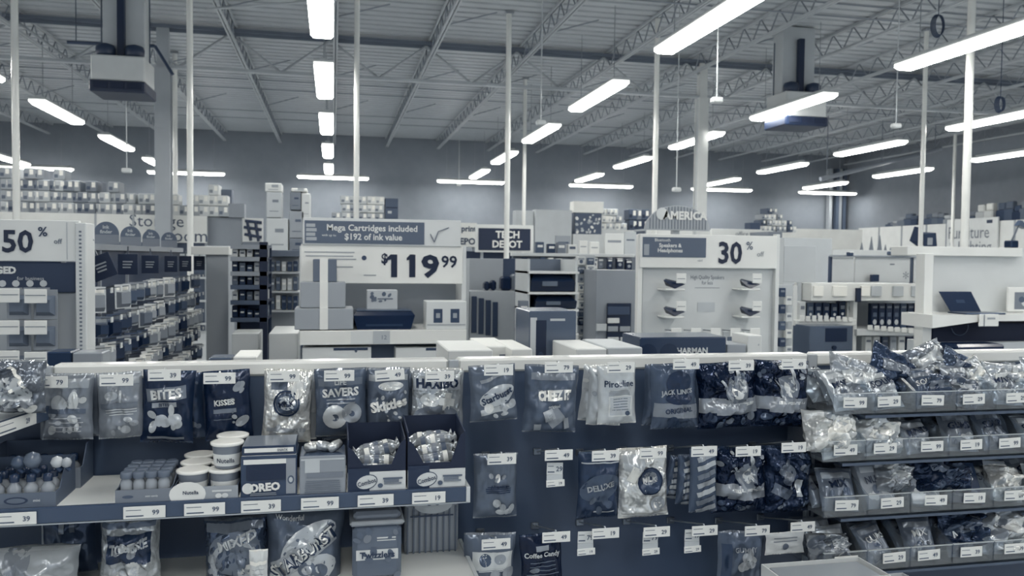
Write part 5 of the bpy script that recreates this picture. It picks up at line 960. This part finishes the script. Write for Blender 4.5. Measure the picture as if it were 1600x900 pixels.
def stacks(who, px0, px1, Y, zb, wbox, hbox, heights, tones, d=.4, grp=None, gap=.1, shape='box'):
    a = atY(px0, 400, Y).x; b = atY(px1, 400, Y).x; n = len(heights); rnd = random.Random(int(px0)); protos = {}
    for i, hN in enumerate(heights):
        x = a+(b-a)*(i+.5)/n
        for k in range(hN):
            tn = rnd.choice(tones)
            if tn not in protos:
                m = MB(); m.box(-wbox/2, 0, 0, wbox/2, d, hbox-.006, M(tn, 'card'), .012); m.box(wbox*.02, -.004, hbox*.4, wbox*.34, 0, hbox*.86, M(.95, 'gloss')); m.box(-wbox*.42, -.003, hbox*.2, -wbox*.1, 0, hbox*.5, M(max(.1, tn-.25), 'print')); o = m.build('stacked_carton'); protos[tn] = o  # near-white front patch paints a highlight into each carton's colour
            else: o = protos[tn].copy(); C.objects.link(o)
            o.location = (x+rnd.uniform(-.02, .02), Y+.08+rnd.uniform(0, .05), zb+hbox*k); tag(o, 'carton, %s from bottom in %s stack %s' % (ORD[k], ORD[i], who), 'carton', grp or 'cartons stacked '+who)
YF1 = 17.0; zt1 = atY(200, 335, YF1).z
o = shelf_run('tall_shelving', 'tall far shelving with white storage room banner at the left', -60, 322, YF1, zt1, zsplit=atY(200, 378, YF1).z, t=.86)
f = [c for c in o.children if c.name.startswith('fascia')][0]; m = MB()
c = atY(245, 348, YF1-.03); m.text('Storage', c.x-o.location.x, -.034, c.z, .30, M(.3, 'print'), .0); c = atY(275, 368, YF1-.03); m.text('& Room', c.x-o.location.x, -.034, c.z, .24, M(.3, 'print'), .0)
for px in (150, 209): c = atY(px, 356, YF1); m.box(c.x-o.location.x-.02, -.036, atY(px, 377, YF1).z, c.x-o.location.x+.02, -.03, zt1, M(.66, 'print'))
m.build('lettering', f)
stacks('on the tall far shelving', 0, 240, YF1, zt1, .2, .21, [4, 4, 3, 4, 4, 3, 3, 4, 3, 3, 2, 3, 2, 2, 3, 2, 2, 1, 2, 2], [.5, .6, .66, .72], grp='cartons stacked on the tall far shelving')
stacks('right of the wide column', 262, 356, YF1, zt1, .2, .21, [2, 1, 2, 2, 3, 2], [.5, .66, .78, .84])
solid('tall_carton', 'tall grey carton on top of the far shelving behind the stacks', 'carton', 140, 284, 160, 335, YF1+.5, .3, .42, 'card', zmin=zt1)
solid('tall_carton', 'large dark grey carton on top of the far shelving right end', 'carton', 340, 296, 362, 335, YF1+.4, .3, .4, 'card', zmin=zt1); solid('tall_carton', 'grey carton at the right end of the far shelving top', 'carton', 357, 318, 382, 340, YF1+.1, .3, .55, 'card')
solid('grey_partition', 'plain grey partition right of the storage room banner', 'panel', 323, 340, 378, 560, YF1+.2, .8, .55, zmin=0)
t = thing('cube_rack', 'white sign with black leaning rack picture right of the grey partition', 'sign', (0, YF1, 0)); part('panel', 379, 341, 411, 378, YF1+.1, .05, .84, 'card', t, y0=YF1); part('stand', 379, 378, 411, 560, YF1+.12, .5, .5, 'paint', t, 0, y0=YF1)
m = MB()
for (p, q) in (((383, 345), (409, 348)), ((381, 355), (409, 359)), ((382, 366), (409, 371)), ((386, 344), (392, 376)), ((399, 346), (404, 377))):
    a = atY(*p, YF1+.08); b = atY(*q, YF1+.08); m.tube((a.x, .08, a.z), (b.x, .08, b.z), .03, M(.12, 'paint'), 6)
m.build('rack_picture', t)
YF2 = 13.0; o = shelf_run('tall_shelving', 'far shelving carrying the tall column of pale cartons', 405, 492, YF2, atY(440, 396, YF2).z, zsplit=1.2)
zz = o.children and atY(440, 396, YF2).z
for i, (pa, pb, ya, yb_, tt) in enumerate([(416, 440, 300, 340, .72), (416, 450, 341, 395, .76), (414, 440, 286, 299.5, .85), (453, 470, 300, 328, .5), (452, 475, 330, 372, .6), (455, 480, 294, 299.5, .9), (471, 485, 302, 345, .82), (476, 486, 346, 395, .55), (452, 475, 373, 395, .5)]):
    solid('pale_carton', 'pale carton, %s of the tall column left of the ink banner' % ORD[i], 'carton', pa, ya, pb, yb_, YF2+.15, .4, tt, 'card', .01, ops=[('rect', .2, .3, .4, .18, max(.1, tt-.25)), ('rect', 0, -.5, .6, .06, max(.1, tt-.2))], zmin=zz+.001 if yb_ == 395 else None)
YF3 = 20.0; zt3 = atY(570, 345, YF3).z
shelf_run('tall_shelving', 'far shelving hidden behind the ink price banner', 492, 720, YF3, zt3, t=.8)
stacks('behind the ink price banner', 520, 600, YF3, zt3, .22, .2, [1, 3, 3, 3, 3, 3], [.6, .7, .84]); solid('dark_carton', 'two tone dark carton right of the stacks over ink banner', 'carton', 602, 310, 622, 346, YF3+.1, .3, .3, 'card', zmin=zt3, ops=[('rect', 0, .2, .9, .1, .1), ('rect', -.3, -.2, .3, .2, .7)])
# depot sign
YD = 15.0
def sign(label, px0, py0, px1, py1, Y, t, tt, lines, bold=.03, frame=None, serif=None):
    x0, z0, x1, z1 = RECT(px0, py0, px1, py1, Y); o = thing('hanging_sign', label, 'sign', ((x0+x1)/2, Y, 0)); w_ = (x1-x0)/2
    m = MB(); m.box(-w_, 0, z0, w_, .06, z1, M(t, 'card'), .005); p_ = m.build('panel', o)
    if frame is not None: m = MB(); m.box(-w_-.06, .02, z0-.04, w_+.06, .05, z1+.07, M(frame, 'card')); m.build('frame', o)
    m = MB()
    for s_, fx, fz, hh in lines: m.text(s_, w_*fx, -.008, z0+(z1-z0)*fz, (z1-z0)*hh, M(tt, 'print'), bold, maxw=w_*1.8)
    m.build('lettering', p_); m = MB(); m.box(-w_*.9, .06, 0, -w_*.9+.05, .1, z1, M(.6, 'paint')); m.build('post', o); m = MB(); m.box(w_*.9-.05, .06, 0, w_*.9, .1, z1, M(.6, 'paint')); m.build('post', o); return o
sign('black sign with white tech depot lettering behind the white pole', 748, 357, 829, 391, YD, .08, .88, [('TECH', .1, .72, .34), ('DEPOT', .1, .28, .34)], frame=.84)
sign('white sign with dark lettering left of the black depot sign', 690, 348, 745, 386, YD+1.2, .9, .3, [('print', .55, .72, .3), ('DEPOT', .45, .24, .28)])
shelf_run('low_shelving', 'dark topped shelving under the black depot sign', 722, 812, YD+.3, atY(760, 393, YD+.3).z, t=.12, zsplit=atY(760, 404, YD+.3).z, d=.6)
YF4 = 22.0; zt4 = atY(900, 358, YF4).z
shelf_run('tall_shelving', 'pale far shelving at the centre under the white grid stack', 800, 1010, YF4, zt4, t=.8, zsplit=atY(900, 396, YF4).z)
solid('white_partition', 'plain pale partition left of the white grid stack', 'panel', 836, 328, 893, 400, YF4-.6, .4, .72, zmin=0); solid('pale_carton', 'pale box above the depot sign at the right', 'carton', 806, 329, 834, 352, YF4-.5, .4, .72, 'card', zmin=None); solid('low_block', 'grey support block under the pale box by depot sign', 'block', 804, 352, 835, 400, YF4-.55, .5, .6, zmin=0)
solid('dark_grid_case', 'dark shelf case of small white bottles, white topped', 'case', 898, 333, 940, 366, YF4-.4, .3, .3, 'card', ops=[('blobs', 26, -.85, -.85, .85, .85, .04, .07, .6, .9)]); solid('low_block', 'white support under the dark grid case', 'block', 895, 366, 943, 400, YF4-.42, .4, .82, zmin=0)
solid('pale_carton', 'long white carton on top of the dark grid case', 'carton', 896, 315, 943, 332.5, YF4-.4, .35, .92, 'gloss')
stacks('right of the dark grid case', 943, 980, YF4, zt4, .2, .2, [3, 3, 3, 2, 1], [.6, .76, .86]); stacks('left of the domed sign', 985, 1014, YF4, zt4, .25, .3, [2, 2, 2], [.2, .34, .5])
for i, (pa, pb, ya, yb_, tt) in enumerate([(868, 892, 368, 400, .6), (905, 918, 376, 402, .9), (922, 936, 378, 402, .88), (945, 975, 365, 395, .84), (953, 968, 388, 402, .9), (976, 994, 362, 400, .7), (905, 922, 402, 412, .3), (936, 950, 398, 410, .24)]): solid('white_display_board', 'small pale board, %s from left above the centre peg wall' % ORD[i], 'sign', pa, ya, pb, yb_, 10.5+.1*i, .04, tt, 'card', zmin=1.421 if yb_ < 410 else None, ops=[('rect', 0, .5, .7, .12, max(.1, tt-.3))])
shelf_run('low_shelving', 'low white shelving behind the centre peg wall', 800, 1000, 10.45, 1.42, t=.7, d=1.0)
# behind and right of the 30 percent stand
YF5 = 20.0; zt5 = atY(1150, 360, YF5).z
shelf_run('tall_shelving', 'pale far shelving behind the 30 percent stand', 1010, 1205, YF5, zt5, t=.84)
stacks('right behind the 30 percent stand', 1192, 1248, YF5+.3, zt5, .16, .16, [3, 4, 4, 3, 2, 2, 1], [.3, .6, .8]); solid('dark_carton', 'small dark carton at right behind the 30 percent header', 'carton', 1172, 348, 1188, 361, YF5, .3, .25, 'card'); 
shelf_run('tall_shelving', 'pale far shelving at the right towards the store corner', 1205, 1345, YF5+2, atY(1280, 358, YF5+2).z, t=.86, zsplit=atY(1280, 396, YF5+2).z)
sign('white arched logo sign over the 30 percent header', 1112, 358, 1190, 372, 18.0, .84, .5, [('office', .2, .5, .5)], bold=0)
solid('grey_fixture', 'grey slanted fixture side right of the 30 percent stand', 'panel', 1200, 362, 1222, 400, 12, .6, .46, zmin=0)
solid('pale_partition', 'pale partition behind the blank grey sign', 'panel', 1225, 372, 1300, 400, 11, .3, .74, zmin=0); solid('white_fixture', 'long white fixture behind the white boards', 'counter', 1300, 392, 1600, 470, 11.6, .6, .8, zmin=0)
# right hand wall run with furniture sign (faces the aisle, seen at an angle)
XW = XR-1.2
def wall_run(px0, px1, ztop, zbot):
    ya, yb_ = atX(px0, 400, XW).y, atX(px1, 400, XW).y; o = thing('wall_shelving', 'long wall shelving under the furniture and lighting sign', 'shelf unit', (XW, ya, 0), -PI/2); L = ya-yb_
    m = MB(); m.box(0, .03, 0, L, 1.0, zbot, M(.5, 'paint')); m.build('carcass', o); m = MB(); m.box(0, 0, zbot, L, 1.05, ztop, M(.84, 'card')); m.build('fascia', o)
    for k in range(7): m = MB(); xx = L*k/7; m.box(xx-.03, -.02, 0, xx+.03, .03, ztop, M(.6, 'paint')); m.build('upright', o)
    return o, ya
zw1 = atX(1410, 353, XW).z; zw0 = zw1-1.15
o, ya = wall_run(1340, 1640, zw1, zw0)
p0 = atX(1482, 370, XW); p1 = atX(1562, 370, XW); L = p0.y-p1.y
fs_ = thing('furniture_sign', 'white sign reading furniture and lighting on the right wall run', 'sign', (XW-.08, p0.y, 0), -PI/2)
m = MB(); m.box(0, 0, zw1-1.2, L, .06, zw1+.12, M(.82, 'card'), .01); p_ = m.build('panel', fs_); m = MB(); m.box(-.05, .01, zw1-1.2, 0, .05, zw1+.12, M(.45, 'paint')); m.build('frame', fs_)
m = MB(); m.text('Furniture', L*.45, -.01, zw1-.32, .38, M(.5, 'print'), .0, maxw=L*.8); m.text('& Lighting', L*.48, -.01, zw1-.82, .46, M(.5, 'print'), .0, maxw=L*.84); m.box(L*.8, -.012, zw1-.06, L*.9, 0, zw1+.04, M(.15, 'print')); m.build('lettering', p_)
for i, (px, hpx) in enumerate([(1346, 33), (1361, 42), (1374, 44), (1383, 30), (1391, 26)]):
    Yt = 16.0; c = atY(px, 400, Yt); h_ = hpx*Yt/1286*1.15; m = MB(); m.lathe([(.10, 0), (.09, .02), (.004, h_)], M(.46, 'matte'), 12); m.tube((0, 0, -1.46), (0, 0, 0), .02, M(.4, 'paint'), 6)
    tag(m.build('cone_tree', None, (c.x, Yt, 1.46)), '%s grey cone shaped tree from the left near the store corner' % ORD[i], 'decoration')
c = atY(1440, 370, 14.0); t = thing('office_chair', 'dark angular chair displayed on top of the right fixtures', 'chair', (c.x, 14.0, c.z-.2))
m = MB(); m.hull([(-.27, 0, .12), (-.1, -.05, .0), (.0, 0, .38), (-.13, .05, .4), (.0, .1, .0), (-.02, -.1, .1)], M(.12, 'fabric')); m.build('backrest', t)
m = MB(); m.hull([(-.02, -.1, .0), (.27, -.1, .02), (.28, .1, .2), (-.02, .1, .3), (.24, -.1, .28), (-.02, -.1, .25)], M(.18, 'fabric')); m.build('seat', t)
m = MB(); m.box(.05, -.11, .04, .16, -.1, .18, M(.6, 'fabric')); m.build('seat_label', t); m = MB(); m.tube((.0, .0, 0), (.0, .0, .1-(c.z-.2)+.0), .03, M(.3, 'metal'), 8); m.build('stem', t); m = MB(); m.lathe([(.25, 0), (.25, .03), (.03, .1)], M(.3, 'metal'), 10); b_ = m.build('foot', t); b_.location = (0, 0, -(c.z-.2))
t = thing('desk_lamp', 'dark desk lamp with slanting arm at the right edge', 'lamp', (atY(1580, 384, 13).x, 13, atY(1580, 386, 13).z)); m = MB(); m.box(-.09, -.09, -.02, .09, .09, .12, M(.12, 'gloss'), .02); m.build('base', t); m = MB(); m.tube((.0, 0, .1), (.17, 0, .45), .018, M(.5, 'metal'), 8); m.build('arm', t)
m = MB(); m.hull([(.10, -.06, .40), (.10, .06, .40), (.28, -.06, .34), (.28, .06, .34), (.16, -.04, .50), (.16, .04, .50), (.22, -.04, .48), (.22, .04, .48)], M(.3, 'gloss')); m.build('lamp_head', t)
m = MB(); m.box(-.3, -.3, -t.location.z, .3, .3, -.021, M(.78, 'paint')); tag(m.build('lamp_plinth', None, t.location), 'pale plinth under the dark desk lamp', 'plinth')
# goods along the top of the right wall run
rnd = random.Random(77); k = 0
for px, hp, tt in [(1392, 8, .3), (1400, 10, .5), (1410, 17, .45), (1420, 22, .3), (1428, 18, .25), (1452, 20, .3), (1461, 22, .4), (1470, 20, .35), (1480, 16, .6), (1518, 20, .34), (1532, 32, .72), (1545, 34, .78), (1564, 34, .24), (1576, 36, .3), (1589, 28, .15), (1600, 36, .4)]:
    p = atX(px, 353, XW+.3); h_ = hp*p.y/1286*1.0; w_ = .1*p.y/14; m = MB(); m.box(-w_, -w_*1.2, 0, w_, w_*1.2, h_*.6, M(tt, 'fabric'), .03); m.box(-w_*.8, -w_, h_*.6, w_*.4, w_*.8, h_, M(min(.9, tt+.12), 'fabric'), .03)
    tag(m.build('furniture_carton', None, (XW+.4, p.y, zw1+.001)), 'stacked goods, %s from the left on top of the right wall run' % ORD[k], 'carton'); k += 1

# ---- more small clutter at the centre
Yz = 7.9; rnd = random.Random(91)
t = thing('accessory_column', 'narrow crowded column of small packs right of the black printers', 'display stand', (0, Yz, 0)); part('post', 903, 398, 929, 560, Yz, .06, .7, 'paint', t, 0, y0=Yz)
for r in range(10):
    for q in range(2): solid('hanging_gadget', 'small pack, %s side, %s row of column right of the printers' % (['left', 'right'][q], ORD[r]), 'gadget', 903+14*q+rnd.uniform(-2, 2), 402+13.5*r+rnd.uniform(-2, 2), 914+14*q+rnd.uniform(-1, 2), 414+13.5*r, Yz-.07-.05*rnd.random(), .05, rnd.choice([.1, .3, .6, .84, .92, .88]), 'gloss', ops=[('rect', 0, .4, .7, .25, .6), ('ell', 0, -.2, .2, .2, .3)], group='packs on the column right of the printers')
for i, (pa, pb, ya, yb_, tt, Yc_) in enumerate([(806, 824, 428, 452, .12, 8.6), (812, 826, 470, 500, .5, 6.9), (811, 826, 498, 512, .84, 6.8), (811, 826, 514, 545, .72, 6.75), (838, 850, 378, 396.6, .3, 9.22), (856, 868, 381, 396.7, .16, 9.22), (871, 884, 379, 396.8, .5, 9.22), (888, 901, 382, 397, .88, 9.22)]):
    solid('boxed_product', 'small upright product box, %s from left among centre clutter' % ORD[i], 'box', pa, ya, pb, yb_, Yc_, .08, tt, 'gloss', ops=[('rect', 0, .3, .7, .3, .9 if tt < .6 else .3)], zmin=None)
